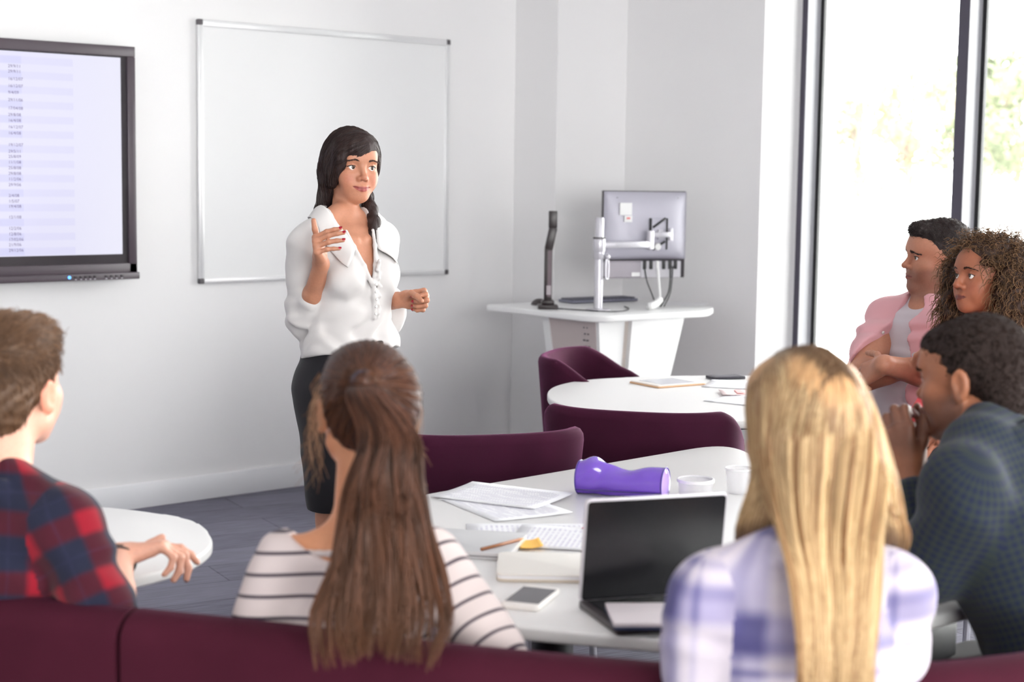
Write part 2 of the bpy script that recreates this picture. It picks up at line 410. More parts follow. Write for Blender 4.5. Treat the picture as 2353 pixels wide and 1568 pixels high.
# ------------------------------------------------------------------ whiteboard
m_alu = mat('aluminium', (0.86, 0.86, 0.87), 0.32, 0.55)
m_wb = mat('whiteboard_enamel', (0.88, 0.88, 0.885), 0.16, IOR=1.9)
m_cap = mat('grey_plastic', s2l(84, 80, 84), 0.5)
wb = thing('whiteboard', 'blank whiteboard in an aluminium frame on the wall behind the presenter', 'whiteboard', (3.836, WALL_Y, 1.024))
W_, H_ = 1.486, 1.217
box('board', (.015, -0.014, .015), (W_ - .015, -0.002, H_ - .015), m_wb, wb)
for nm, lo, hi in (('top_rail', (.022, -.024, H_ - .03), (W_ - .022, -.002, H_)), ('bottom_rail', (.022, -.024, 0), (W_ - .022, -.002, .026)),
                   ('side_rail', (0, -.024, .022), (.026, -.002, H_ - .024)), ('side_rail', (W_ - .026, -.024, .022), (W_, -.002, H_ - .024))):
    box(nm, lo, hi, m_alu, wb, .004)
for x in (0, W_):
    for z in (0, H_): box('corner_cap', (x - .001 if x == 0 else x - .026, -.026, max(0, z - .026)), (x + .026 if x == 0 else x + .001, -.002, z + .001 if z else .026), m_cap, wb, .005)

# ------------------------------------------------------------------ tables
m_table = mat('white_laminate', (0.80, 0.79, 0.785), 0.28)
m_edge = mat('white_edging', (0.78, 0.77, 0.76), 0.35)
m_black = mat('black_metal', (0.018, 0.018, 0.02), 0.4)
def table(label, outline, ped, z=0.74):
    c = np.mean(outline, axis=0)
    t = thing('meeting_table', label, 'table', (c[0], c[1], 0), group='white meeting tables')
    bm = bmesh.new(); prism_bm(bm, [p - c for p in outline], z - .026, z, .006, 3); bmobj('tabletop', bm, m_table, t)
    bm = bmesh.new(); prism_bm(bm, [(p - c) * .8 for p in outline], z - .05, z - .026); bmobj('under_frame', bm, m_black, t)
    for p in ped:
        o = lathe('pedestal', [(0, .03), (.05, .03), (.05, z - .05), (0, z - .05)], m_black, t, (p[0] - c[0], p[1] - c[1], 0), 24)
        lathe('foot_plate', [(0, 0), (.3, 0), (.3, .012), (.06, .03), (0, .03)], m_black, t, (p[0] - c[0], p[1] - c[1], 0), 32)
    return t
T1 = round_poly([(2.34, 3.165), (3.74, 3.245), (2.74, 1.68), (2.16, 1.70), (1.83, 2.19)], [.2, .2, .10, .12, .14], 10)
T2 = smooth_loop([(3.835, 4.0), (3.93, 4.27), (4.16, 4.51), (4.43, 4.60), (4.72, 4.52), (5.0, 4.37), (5.16, 4.17), (5.06, 3.92), (4.7, 3.62), (4.32, 3.43), (4.05, 3.53), (3.87, 3.77)], 8)
T3 = smooth_loop([(1.86, 3.2), (1.865, 3.31), (1.78, 3.52), (1.55, 3.78), (1.2, 4.0), (.8, 4.05), (.62, 3.85), (.8, 3.5), (1.13, 3.12), (1.36, 2.915), (1.5, 2.868), (1.66, 2.915), (1.79, 3.03)], 8)
t1 = table('large white meeting table with laptop and purple pencil case', T1, [(2.55, 2.75)])
cx_, cy_ = np.mean(T1, axis=0); box('pedestal', (2.64 - cx_, 1.83 - cy_, 0), (2.84 - cx_, 2.05 - cy_, .695), m_black, t1, .01)  # extra black block, added to darken the gap under this end
table('white meeting table with black phone and tan edged tablet near the window', T2, [(4.55, 4.05)])
table('white table with rounded end under the hand of the person in red plaid', T3, [(1.15, 3.55)])

# ------------------------------------------------------------------ upholstery
def velvet(name, c1, c2, sheen=.9):
    g = NG(name); co = g.coord(); nz = g.noise(co, 9.0, 3.0); fine = g.noise(co, 700.0, 2.0)
    g.color(g.mix(nz, c1, c2)); g.set(Roughness=.85, Sheen_Weight=sheen, Sheen_Roughness=.35, Sheen_Tint=(*s2l(214, 130, 186), 1)); g.bump(fine, .25, .001); g.b.inputs['Specular IOR Level'].default_value = .12; return g.m
m_plum = velvet('plum_fabric', s2l(64, 22, 44), s2l(50, 16, 34), .30)
m_plum_sofa = velvet('burgundy_fabric', s2l(66, 20, 36), s2l(54, 14, 28), .04)
m_steel = mat('grey_tube', s2l(190, 190, 198), .3, .6)
def make_chair():
    nt = 61; prof_n = 18
    ts = np.linspace(-1, 1, nt); A = 0.275; Dp = 0.30
    rings = []
    for t in ts:
        # plan curve: U open to the front (-y), superelliptic back
        ang = t * math.radians(118); s, c = math.sin(ang), math.cos(ang); e = .72
        px = A * math.copysign(abs(s) ** e, s); py = 0.25 * math.copysign(abs(c) ** e, c)
        nrm = V(math.copysign(abs(s) ** (2 - e), s) / A, math.copysign(abs(c) ** (2 - e), c) / .25, 0); nrm /= np.linalg.norm(nrm)
        a = abs(t); top = 0.82 - 0.25 * max(0, (a - .45) / .55) ** 1.6; bot = .40; th = .024
        ea = max(0, (a - .9) / .1); th *= math.sqrt(max(.02, 1 - ea * ea)); top -= .05 * ea ** 3
        ring = []
        def P(off, z):
            lean = .035 * (z - .4) / .4
            return V(px, py, 0) + nrm * (off + lean) + V(0, 0, z)
        ring += [P(th, bot + .0), P(th, bot + (top - bot) * .25), P(th, bot + (top - bot) * .5), P(th, bot + (top - bot) * .75), P(th, top - .03)]
        for k in range(1, 6):
            b = math.pi * k / 6; ring.append(P(th * math.cos(b), top - .03 + .03 * math.sin(b)))
        ring += [P(-th, top - .03), P(-th, bot + (top - bot) * .75), P(-th, bot + (top - bot) * .5), P(-th, bot + (top - bot) * .25), P(-th, bot)]
        rings.append(ring)
    R_ = np.array(rings); m = R_.shape[1]; vid = np.arange(nt * m).reshape(nt, m)
    q = np.stack([vid[:-1, :], np.roll(vid, -1, 1)[:-1, :], np.roll(vid, -1, 1)[1:, :], vid[1:, :]], -1).reshape(-1, 4)
    caps = []
    for r in (vid[0][::-1], vid[-1]): caps += [[r[0], r[i], r[i + 1]] for i in range(1, m - 1)]
    t = thing('tub_chair', 'x', 'chair', group='plum tub chairs')
    addmesh('shell', npmesh('shell', R_.reshape(-1, 3), [q, np.array(caps)]), m_plum, t)
    bm = bmesh.new(); prism_bm(bm, smooth_loop([(-.26, -.27), (0, -.30), (.26, -.27), (.285, 0), (.22, .2), (0, .255), (-.22, .2), (-.285, 0)], 6), .36, .46, .03, 4); bmobj('seat', bm, m_plum, t)
    for sx in (-1, 1):
        for sy in (-1, 1):
            tube_obj('leg', [(sx * .2, sy * .17, .37), (sx * .27, sy * .23, .35), (sx * .30, sy * .26, .28), (sx * .315, sy * .28, .0)], .0115, m_steel, t)
    return t
chair0 = make_chair(); chair_used = [False]
def place_chair(x, y, facing, label):
    """facing: compass angle from +y towards +x; the chair's front is its local -y"""
    rz = math.pi - math.radians(facing)
    if not chair_used[0]: chair_used[0] = True; r = chair0
    else:
        r = chair0.copy(); C.objects.link(r)
        for ch in chair0.children:
            c = ch.copy(); C.objects.link(c); c.parent = r
    r.location = (x, y, 0); r.rotation_euler = (0, 0, rz); r['label'] = label
    return r
place_chair(3.05, 3.67, 24, 'plum tub chair with its back against the large table, half hidden by the ponytail')
place_chair(3.80, 3.66, 56, 'plum tub chair seen from behind, between the large table and the window table')
place_chair(4.67, 4.68, 146, 'empty plum tub chair with its bright inside showing, in front of the lectern')
place_chair(4.72, 3.02, 285, 'plum tub chair under the person with crossed arms')
place_chair(4.25, 2.42, 315, 'plum tub chair under the person with curly hair')

def sofa(label, spine, a, b):
    P = spline(spine, 121); L = np.concatenate([[0], np.cumsum(np.linalg.norm(np.diff(P, axis=0), axis=1))]); L /= L[-1]
    q = np.linspace(a, b, 40); X = np.stack([np.interp(q, L, P[:, 0]), np.interp(q, L, P[:, 1])], 1)
    T = np.gradient(X, axis=0); T /= np.linalg.norm(T, axis=1, keepdims=True); N = np.stack([-T[:, 1], T[:, 0]], 1)   # towards the table
    c = X.mean(0); t = thing('curved_sofa', label, 'sofa', (c[0], c[1], 0), group='curved burgundy sofa units')
    def sweep(name, prof, m):
        prof = np.array(prof); k = len(prof)
        v = np.stack([np.stack([X[:, 0] - c[0] + N[:, 0] * o, X[:, 1] - c[1] + N[:, 1] * o, np.full(len(X), z)], -1) for o, z in prof], 1)
        vid = np.arange(len(X) * k).reshape(len(X), k)
        f = np.stack([vid[:-1], np.roll(vid, -1, 1)[:-1], np.roll(vid, -1, 1)[1:], vid[1:]], -1).reshape(-1, 4)
        cp = []
        for r in (vid[0][::-1], vid[-1]): cp += [[r[0], r[i], r[i + 1]] for i in range(1, k - 1)]
        me = npmesh(name, v.reshape(-1, 3), [f, np.array(cp)])
        try: me.set_sharp_from_angle(angle=math.radians(50))
        except Exception: pass
        return addmesh(name, me, m, t)
    arc = [(.055 + .055 * math.cos(x), .755 + .045 * math.sin(x)) for x in np.linspace(math.pi, 0, 9)]
    sweep('backrest', [(0, .10)] + arc + [(.13, .44), (.13, .10)], m_plum_sofa)
    sweep('seat', [(.135, .12), (.135, .43), (.15, .45), (.56, .455), (.60, .43), (.61, .38), (.60, .12)], m_plum_sofa)
    sweep('plinth', [(.06, 0), (.06, .10), (.54, .12), (.54, 0)], m_black)
    return t
SP = [(.86, 3.35), (.98, 2.95), (1.135, 2.62), (1.25, 2.425), (1.37, 2.23), (1.49, 2.01), (1.625, 1.795), (1.80, 1.56), (2.02, 1.39), (2.26, 1.285), (2.6, 1.20), (3.0, 1.17), (3.4, 1.25)]
sofa('burgundy sofa unit left of the seam, behind the person in red plaid', SP, 0, .268)
sofa('long burgundy sofa unit right of the seam, along the bottom of the view', SP, .271, 1)

# ------------------------------------------------------------------ lectern and what stands on it
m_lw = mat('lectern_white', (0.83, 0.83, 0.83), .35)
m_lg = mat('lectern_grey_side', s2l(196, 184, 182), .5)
lec = thing('lectern', 'white lectern desk with a tapered base by the corner', 'lectern', (5.65, 5.72, 0))
def rel(pts): return [(x - 5.65, y - 5.72) for x, y in pts]
bm = bmesh.new(); prism_bm(bm, round_poly(rel([(5.205, 6.15), (5.19, 5.34), (5.9, 5.28), (6.13, 5.44), (6.2, 6.15)]), [.03, .10, .1, .08, .03], 8), .87, .9, .006, 3); bmobj('desktop', bm, m_lw, lec)
def frustum(name, lo0, hi0, lo1, hi1, z0, z1, m):
    bm = bmesh.new(); v = []
    for (lo, hi, z) in ((lo0, hi0, z0), (lo1, hi1, z1)):
        v.append([bm.verts.new((x - 5.65, y - 5.72, z)) for x, y in ((lo[0], lo[1]), (hi[0], lo[1]), (hi[0], hi[1]), (lo[0], hi[1]))])
    for i in range(4): bm.faces.new((v[0][i], v[0][(i + 1) % 4], v[1][(i + 1) % 4], v[1][i]))
    bm.faces.new(v[0][::-1]); bm.faces.new(v[1]); return bmobj(name, bm, m, lec, smooth=False)
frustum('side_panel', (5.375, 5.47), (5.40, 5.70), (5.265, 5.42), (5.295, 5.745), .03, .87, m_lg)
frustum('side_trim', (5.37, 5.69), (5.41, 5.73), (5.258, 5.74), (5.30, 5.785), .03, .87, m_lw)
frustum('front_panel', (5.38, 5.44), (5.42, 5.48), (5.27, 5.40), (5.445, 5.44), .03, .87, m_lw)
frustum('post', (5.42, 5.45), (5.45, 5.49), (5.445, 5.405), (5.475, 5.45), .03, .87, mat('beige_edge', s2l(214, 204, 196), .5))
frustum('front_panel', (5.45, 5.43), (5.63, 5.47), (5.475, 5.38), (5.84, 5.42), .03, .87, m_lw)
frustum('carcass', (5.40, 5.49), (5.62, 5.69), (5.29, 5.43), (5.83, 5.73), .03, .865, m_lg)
box('plinth', (5.37 - 5.65, 5.45 - 5.72, 0), (5.63 - 5.65, 5.72 - 5.72, .05), m_black, lec)
for dy in (0, .035): box('slot', (5.284 - 5.65, 5.555 + dy - 5.72, .635), (5.306 - 5.65, 5.567 + dy - 5.72, .70), mat('slot_dark', s2l(120, 108, 108), .6), lec, mat=None)
for k in range(4):
    for j in range(2): box('vent_hole', (5.268 - 5.65, 5.468 + .022 * j + .006 * (k % 2) - 5.72, .74 + .03 * k), (5.290 - 5.65, 5.474 + .022 * j + .006 * (k % 2) - 5.72, .746 + .03 * k), m_cap, lec)
box('handle', (5.265 - 5.65, 5.44 - 5.72, .635), (5.33 - 5.65, 5.51 - 5.72, .685), mat('navy_plastic', s2l(40, 36, 52), .5), lec, .012)

mx = V(.937, -.349, 0); mn = V(-.349, -.937, 0); mc = V(5.80, 5.63, 0)
MM = Matrix(((mx[0], -mn[0], 0, mc[0]), (mx[1], -mn[1], 0, mc[1]), (0, 0, 1, 0), (0, 0, 0, 1)))   # local x right, y away, z up
mon = thing('monitor', 'silver backed monitor on an arm clamped to the lectern', 'monitor'); mon.matrix_world = MM
m_sil = mat('silver_plastic', s2l(186, 184, 196), .42, .15); m_silk = mat('dark_monitor_rim', s2l(58, 52, 58), .4)
hw, z0, z1 = .225, 1.045, 1.475
nx, nz = 25, 17; xs_ = np.linspace(-hw, hw, nx); zs_ = np.linspace(z0 + .095, z1, nz); vv = []
for z in zs_:
    for x in xs_:
        fz = (z - z0 - .095) / (z1 - z0 - .095); fx = abs(x) / hw
        vv.append((x * (1 + .0 * fz), -.012 - .05 * (1 - fx ** 3.2) * (1 - abs(2 * fz - 1) ** 4.5 * .92), z))
vv = np.array(vv); vid = np.arange(nx * nz).reshape(nz, nx); q = np.stack([vid[:-1, :-1], vid[:-1, 1:], vid[1:, 1:], vid[1:, :-1]], -1).reshape(-1, 4)
bk = vv.copy(); bk[:, 1] = .0; vv2 = np.vstack([vv, bk]); K = nx * nz
rim = list(vid[0]) + list(vid[1:, -1]) + list(vid[-1, -2::-1]) + list(vid[-2:0:-1, 0]); rim = np.array(rim); r2 = np.roll(rim, -1)
addmesh('back_shell', npmesh('back_shell', vv2, [q, q[:, ::-1] + K, np.stack([rim, rim + K, r2 + K, r2], -1)]), m_sil, mon)
box('rim', (-hw - .004, -.004, z0), (hw + .002, .018, z1 + .004), m_silk, mon, .004)
box('screen', (-hw + .01, .0175, z0 + .07), (hw - .01, .0195, z1 - .012), m_gasket, mon)
box('chin', (-hw, -.032, z0), (hw - .03, -.002, z0 + .088), mat('silver_chin', s2l(168, 162, 170), .45), mon, .012, 3)
box('slot', (-.17, -.0315, z1 - .032), (.17, -.027, z1 - .029), m_silk, mon)
for x in (-.02, .015, .05, .085, .12, .15): box('plug', (x, -.045, z0 + .045), (x + .016, -.025, z0 + .088), m_black if x != .05 else m_lw, mon, .003)
box('port_panel', (-.03, -.034, z0 + .004), (.19, -.03, z0 + .085), mat('port_grey', s2l(200, 198, 204), .5), mon)
box('label_sticker', (-.08, -.0345, z0 + .01), (-.035, -.0325, z0 + .03), m_lw, mon)
box('sticky_note', (-.165, -.0655, z1 - .115), (-.1, -.06, z1 - .055), m_lw, mon)
o = box('sticky_note', (-.14, -.066, z1 - .15), (-.098, -.061, z1 - .118), m_lw, mon); o['label'] = 'small white note with a red mark'
box('red_mark', (-.128, -.0672, z1 - .135), (-.11, -.0655, z1 - .126), mat('red_ink', s2l(225, 120, 120), .6), o)
box('bracket_plate', (.0, -.075, 1.19), (.088, -.058, 1.345), m_sil, mon, .003)
for x in (-.004, .084): box('bracket_edge', (x, -.078, 1.19), (x + .008, -.055, 1.345), m_gasket, mon)
for za, zb in ((1.30, 1.345), (1.19, 1.23)): tube_obj('bracket_brace', [(.01, -.078, za), (.078, -.078, zb)], .006, m_gasket, mon, 6)
o = lathe('joint_cap', [(0, 0), (.016, 0), (.018, .006), (.016, .012), (0, .012)], m_lw, mon, (.035, -.078, 1.205), 20); o.rotation_euler = (math.pi / 2, 0, 0)
# the arm: pole on the desk, collar, two links
arm = thing('monitor_mount', 'silver pole and jointed arm holding the monitor on the lectern', 'monitor mount', (5.44, 5.58, .9))
m_pole = mat('pole_silver', s2l(205, 203, 210), .3, .4)
lathe('pole', [(0, 0), (.021, 0), (.021, .445), (.019, .45), (0, .45)], m_pole, arm, n=28)
lathe('base_plate', [(0, 0), (.06, 0), (.06, .008), (.025, .012), (0, .012)], m_pole, arm, n=28)
lathe('collar', [(.0, .285), (.028, .285), (.03, .29), (.03, .345), (.028, .35), (0, .35)], m_pole, arm, n=28)
lathe('collar_ring', [(0, .348), (.031, .348), (.031, .356), (0, .356)], m_cap, arm, n=28)
lathe('clamp', [(0, .25), (.024, .25), (.026, .255), (.026, .285), (0, .285)], m_pole, arm, n=28)
bm = bmesh.new(); bmesh.ops.create_uvsphere(bm, u_segments=14, v_segments=10, radius=.014); o = bmobj('clamp_knob', bm, m_pole, arm); o.location = (.028, -.03, .262)
tube_obj('clamp_lever', [(.02, -.03, .25), (.012, -.034, .235), (.012, -.034, .17), (.02, -.034, .155), (.03, -.034, .165), (.03, -.034, .235), (.022, -.03, .25)], .005, m_pole, arm, 8)
def wlocal(x, y, z): p = MM @ Vector((x, y, z)); return V(p.x - 5.44, p.y - 5.58, p.z - .9)
pA = V(0.02, -.01, .318); pB = wlocal(-.02, -.115, 0); pB[2] = .33; pC = wlocal(.10, -.095, 0); pC[2] = .365
def bar(name, a, b, hh, tt, m):
    d = b - a; L = np.linalg.norm(d[:2]); an = math.atan2(d[1], d[0])
    o = box(name, (0, -tt / 2, -hh / 2), (L, tt / 2, hh / 2), m, arm, .004); o.location = a; o.rotation_euler = (0, 0, an); return o
bar('lower_link', pA, V(pB[0], pB[1], pA[2]), .03, .025, m_pole)
lathe('elbow', [(0, .295), (.018, .295), (.018, .385), (0, .385)], m_pole, arm, (pB[0], pB[1], 0), 20)
bar('upper_link', V(pB[0], pB[1], pC[2]), pC, .026, .025, m_pole)
lathe('wrist_joint', [(0, .335), (.012, .335), (.012, .395), (0, .395)], m_pole, arm, (pC[0], pC[1], 0), 20)
bar('mount', V(*(wlocal(.05, -.092, 1.265))), V(*(wlocal(.05, -.05, 1.265))), .05, .03, m_pole)
# cables from the monitor down to the desk
cb = thing('cable_bundle', 'black and white cables hanging from the monitor to the desk', 'cable')
def wl(x, y, z): p = MM @ Vector((x, y, z)); return (p.x, p.y, p.z)
tube_obj('black_cable', [wl(-.012, -.04, z0 + .05), wl(0, -.045, 1.03), wl(.02, -.06, .97), wl(.028, -.1, .91)], .0035, m_black, cb, 6)
tube_obj('white_cable', [wl(.058, -.04, z0 + .06), wl(.062, -.05, 1.03), wl(.055, -.08, .96), wl(.02, -.14, .925)], .007, m_lw, cb, 8)
tube_obj('black_cable', [wl(.13, -.04, z0 + .06), wl(.125, -.05, 1.03), wl(.1, -.08, .97), wl(.04, -.12, .91)], .004, m_black, cb, 6)
tube_obj('black_cable', [wl(.143, -.04, z0 + .06), wl(.135, -.05, 1.03), wl(.11, -.08, .965), wl(.06, -.12, .91)], .003, m_black, cb, 6)
tube_obj('white_sleeve', [wl(.03, -.13, .945), wl(-.015, -.17, .925), wl(-.06, -.2, .918)], .019, m_lw, cb, 10)
tube_obj('desk_cable', [(5.33, 5.75, .904), (5.36, 5.62, .904), (5.41, 5.49, .904), (5.5, 5.47, .904), (5.62, 5.55, .904), (5.7, 5.66, .904)], .003, m_black, cb, 6)
# document camera, mouse, keyboard, papers
vis = thing('document_camera', 'slim black document camera standing folded upright on the lectern', 'document camera', (5.30, 5.79, .9), math.radians(-38))
m_vis = mat('camera_black', s2l(44, 36, 38), .35)
bm = bmesh.new(); bbox_bm(bm, (-.05, -.045, 0), (.05, .045, .022), .008); 
bbox_bm(bm, (-.032, -.03, .02), (.032, .03, .045), .01); bmobj('base', bm, m_vis, vis)
box('lower_arm', (-.019, -.012, .04), (.019, .012, .295), m_vis, vis, .004)
box('lower_arm_inlay', (-.004, -.0135, .06), (.016, -.0115, .285), mat('camera_inlay', s2l(92, 74, 82), .4), vis)
def rot_at(a, z): return Matrix.Translation((0, 0, z)) @ Matrix.Rotation(a, 4, 'Y')
box('upper_arm', (-.02, -.013, 0), (.02, .013, .11), m_vis, vis, .004, mat=rot_at(.2, .29))
box('camera_head', (-.001, -.015, .395), (.04, .015, .478), m_vis, vis, .004)
box('label_sticker', (-.008, -.0145, .07), (.014, -.0125, .115), mat('grey_label', s2l(170, 160, 165), .5), vis)
bm = bmesh.new(); bmesh.ops.create_uvsphere(bm, u_segments=20, v_segments=12, radius=1.0)
for v in bm.verts: v.co = Vector((v.co.x * .033, v.co.y * .055, max(0, v.co.z) * .034))
mo = bmobj('computer_mouse', bm, m_vis, loc=(5.42, 5.98, .9)); tag(mo, 'black computer mouse behind the document camera', 'mouse')
kb = thing('keyboard', 'grey computer keyboard lying at the back of the lectern', 'keyboard', (5.83, 5.98, .9), math.radians(-8))
bm = bmesh.new(); bbox_bm(bm, (-.21, -.065, 0.002), (.21, .065, .016), .004); bmobj('keyboard_body', bm, mat('keyboard_grey', s2l(120, 120, 136), .5), kb)
bm = bmesh.new()
for r in range(5):
    for k in range(16): bbox_bm(bm, (-.2 + k * .025, -.055 + r * .022, .015), (-.2 + k * .025 + .021, -.055 + r * .022 + .018, .023))
bmobj('keys', bm, mat('key_grey', s2l(86, 86, 100), .5), kb, smooth=False)
m_paper = mat('paper', (0.84, 0.84, 0.86), .7)
def sheet(name, label, cat, x, y, z, rz, w, h, m=None, parent=None, group=None, curl=.0):
    n = 9; a = np.linspace(-.5, .5, n); X, Y = np.meshgrid(a * w, a * h); Z = curl * (np.maximum(0, X / w) ** 2 * 4 + .3 * np.maximum(0, -Y / h) ** 2 * 4) + .0004
    v = np.stack([X.ravel(), Y.ravel(), Z.ravel()], -1); vid = np.arange(n * n).reshape(n, n)
    q = np.stack([vid[:-1, :-1], vid[:-1, 1:], vid[1:, 1:], vid[1:, :-1]], -1).reshape(-1, 4)
    v2 = np.vstack([v, v - V(0, 0, .0004)]); rim = np.array(list(vid[0]) + list(vid[1:, -1]) + list(vid[-1, -2::-1]) + list(vid[-2:0:-1, 0])); r2 = np.roll(rim, -1)
    o = addmesh(name, npmesh(name, v2, [q, q[:, ::-1] + n * n, np.stack([rim, rim + n * n, r2 + n * n, r2], -1)], True), m or m_paper)
    o.location = (x, y, z); o.rotation_euler = (0, 0, math.radians(rz)); return tag(o, label, cat, group)
sheet('paper_sheet', 'white paper lying over the right end of the lectern', 'paper', 6.08, 5.66, .901, 20, .21, .297, curl=.004)

# ------------------------------------------------------------------ things on the tables
ZT = .7405
def printed(name, dens=.0075, col=(.55, .53, .62)):
    if name in MATS: return MATS[name]
    g = NG(name); sp = g.n('ShaderNodeSeparateXYZ'); g.l(g.coord(), sp.inputs[0]); x, y = sp.outputs[0], sp.outputs[1]
    ln = g.stripe(y, dens, .45, 0, .2); ink = g.math('GREATER_THAN', g.noise(g.coord(), 260, 1.0, .5, (.5, .08, 1)), .45)
    inx = g.math('LESS_THAN', g.math('ABSOLUTE', x), .085); iny = g.math('LESS_THAN', g.math('ABSOLUTE', y), .125)
    f = g.math('MULTIPLY', g.math('MULTIPLY', ln, ink), g.math('MULTIPLY', inx, iny))
    g.color(g.mix(f, (.82, .82, .85), col)); g.set(Roughness=.7); MATS[name] = g.m; return g.m
m_print = printed('printed_paper'); m_print2 = printed('printed_block', .012, (.60, .58, .68))
sheet('paper_sheet', 'white sheet on top of the loose papers behind the ponytail', 'paper', 2.62, 3.02, ZT + .004, 20, .21, .297, m_print, curl=.004)
sheet('paper_sheet', 'white sheet beneath another beside the hair of the striped top', 'paper', 2.55, 2.93, ZT + .001, -12, .21, .297, m_print, curl=.003)
sheet('paper_sheet', 'printed page with grey blocks left of the pink notes', 'paper', 2.40, 2.66, ZT + .001, 52, .21, .297, m_print2)
sheet('paper_sheet', 'printed page lying nearest the left edge of the laptop screen', 'paper', 2.44, 2.55, ZT + .003, 38, .21, .297, m_print2, curl=.003)
sheet('sticky_note', 'orange sticky note at the tip of the pencil', 'sticky note', 2.315, 2.575, ZT + .004, -35, .05, .085, mat('orange_note', s2l(246, 190, 82), .6), curl=.006)
sheet('sticky_note', 'pink sticky note with a curled corner by the laptop screen', 'sticky note', 2.56, 2.60, ZT + .007, 30, .075, .075, mat('pink_note', s2l(238, 110, 160), .6), curl=.02)
sheet('sticky_note', 'paler pink sticky note half hidden by the laptop screen', 'sticky note', 2.62, 2.62, ZT + .006, 5, .075, .075, mat('pale_pink_note', s2l(245, 170, 195), .6), curl=.012)
def slab(name, label, cat, x, y, z, rz, w, h, t, r, m, parts=()):
    o = thing(name, label, cat, (x, y, z), math.radians(rz))
    bm = bmesh.new(); prism_bm(bm, round_poly([(-w / 2, -h / 2), (w / 2, -h / 2), (w / 2, h / 2), (-w / 2, h / 2)], r, 6), 0, t, min(.0025, t / 3), 2)
    bmobj(parts[0] if parts else 'body', bm, m, o); return o
m_grey_al = mat('laptop_silver', s2l(206, 206, 208), .35, .3)
lt = slab('closed_laptop', 'thin silver laptop lying closed beside the striped sleeve', 'laptop', 2.18, 2.68, ZT, -52, .30, .21, .016, .014, m_grey_al, ('laptop_shell',))
box('seam_line', (-.148, -.1055, .0065), (.148, -.1035, .0085), m_cap, lt)
pc = thing('pencil', 'pencil lying across the edge of the silver laptop', 'pencil', (2.235, 2.555, ZT + .0195))
tube_obj('pencil_shaft', [(-.075, .0, 0), (.05, .02, 0)], .0035, mat('pencil_brown', s2l(150, 96, 60), .5), pc, 6)
v, f, _, _ = tubes(np.array([[V(.05, .02, 0), V(.066, .0226, 0)]]), np.array([.0035, .0004]), 6, True); addmesh('pencil_tip', npmesh('t', v, f), mat('pencil_wood', s2l(222, 170, 110), .6), pc)
m_cream = mat('cream_cover', s2l(232, 228, 222), .45); m_cream2 = mat('cream_edge', s2l(205, 194, 178), .5)
nb = slab('notebook', 'cream notebook with rounded corners left of the open laptop', 'notebook', 2.208, 2.375, ZT, -42, .24, .19, .006, .02, m_cream2, ('back_cover',))
bm = bmesh.new(); prism_bm(bm, round_poly([(-.118, -.093), (.118, -.093), (.118, .093), (-.118, .093)], .018, 6), .006, .013); bmobj('page_block', bm, m_paper, nb)
bm = bmesh.new(); prism_bm(bm, round_poly([(-.12, -.095), (.12, -.095), (.12, .095), (-.12, .095)], .02, 6), .013, .017, .001, 2); bmobj('front_cover', bm, m_cream, nb)
def phone(label, x, y, rz, z, mb, ms, w=.07, h=.14):
    p = slab('smartphone', label, 'phone', x, y, z, rz, w, h, .011, .012, mb, ('phone_case',))
    box('screen', (-w / 2 + .004, -h / 2 + .016, .0108), (w / 2 - .004, h / 2 - .016, .0116), ms, p); return p
m_ph_w = mat('white_plastic', s2l(236, 232, 228), .3); m_ph_s = mat('phone_glass', s2l(70, 66, 72), .12); m_ph_k = mat('black_plastic', s2l(44, 42, 52), .35)
phone('white smartphone lying on the large table beside the striped sleeve', 2.015, 2.235, -60, ZT, m_ph_w, m_ph_s, .075, .145)
phone('black smartphone at the far side of the window table', 4.92, 4.30, 68, ZT, m_ph_k, mat('phone_dark_glass', s2l(78, 76, 86), .2), .075, .15)
tb = slab('tablet', 'white tablet with a tan edge on the window table', 'tablet', 4.60, 4.32, ZT, -8, .24, .19, .006, .014, mat('tan_edge', s2l(205, 165, 128), .5), ('tan_case',))
bm = bmesh.new(); prism_bm(bm, round_poly([(-.116, -.091), (.116, -.091), (.116, .091), (-.116, .091)], .012, 6), .006, .010, .001, 2); bmobj('white_face', bm, m_ph_w, tb)
box('screen', (-.085, -.075, .0098), (.085, .075, .0106), mat('tablet_glass', s2l(205, 205, 212), .15), tb)
sheet('paper_sheet', 'white sheet nearest the black phone on the window table', 'paper', 4.80, 4.10, ZT + .001, 30, .21, .297, m_print, curl=.004)
sheet('paper_sheet', 'white sheet with a lifted corner nearest the edge of the window table', 'paper', 4.48, 3.78, ZT + .001, 12, .21, .297, m_print, curl=.006)
sheet('paper_sheet', 'page with a pink heading between the papers on the window table', 'paper', 4.62, 3.93, ZT + .007, 48, .15, .2, mat('pinkish_page', s2l(246, 226, 226), .7))
sheet('sticky_note', 'yellow sticky note on the papers on the window table', 'sticky note', 4.66, 3.92, ZT + .010, 40, .075, .05, mat('yellow_note', s2l(250, 232, 150), .6))
sheet('sticky_note', 'pink sticky note on the papers on the window table', 'sticky note', 4.60, 3.95, ZT + .010, 48, .1, .03, mat('pink_note2', s2l(246, 170, 170), .6))
sheet('paper_sheet', 'white paper on the large table beyond the elbow in dark check', 'paper', 2.78, 2.06, ZT + .001, 30, .15, .21, m_paper)

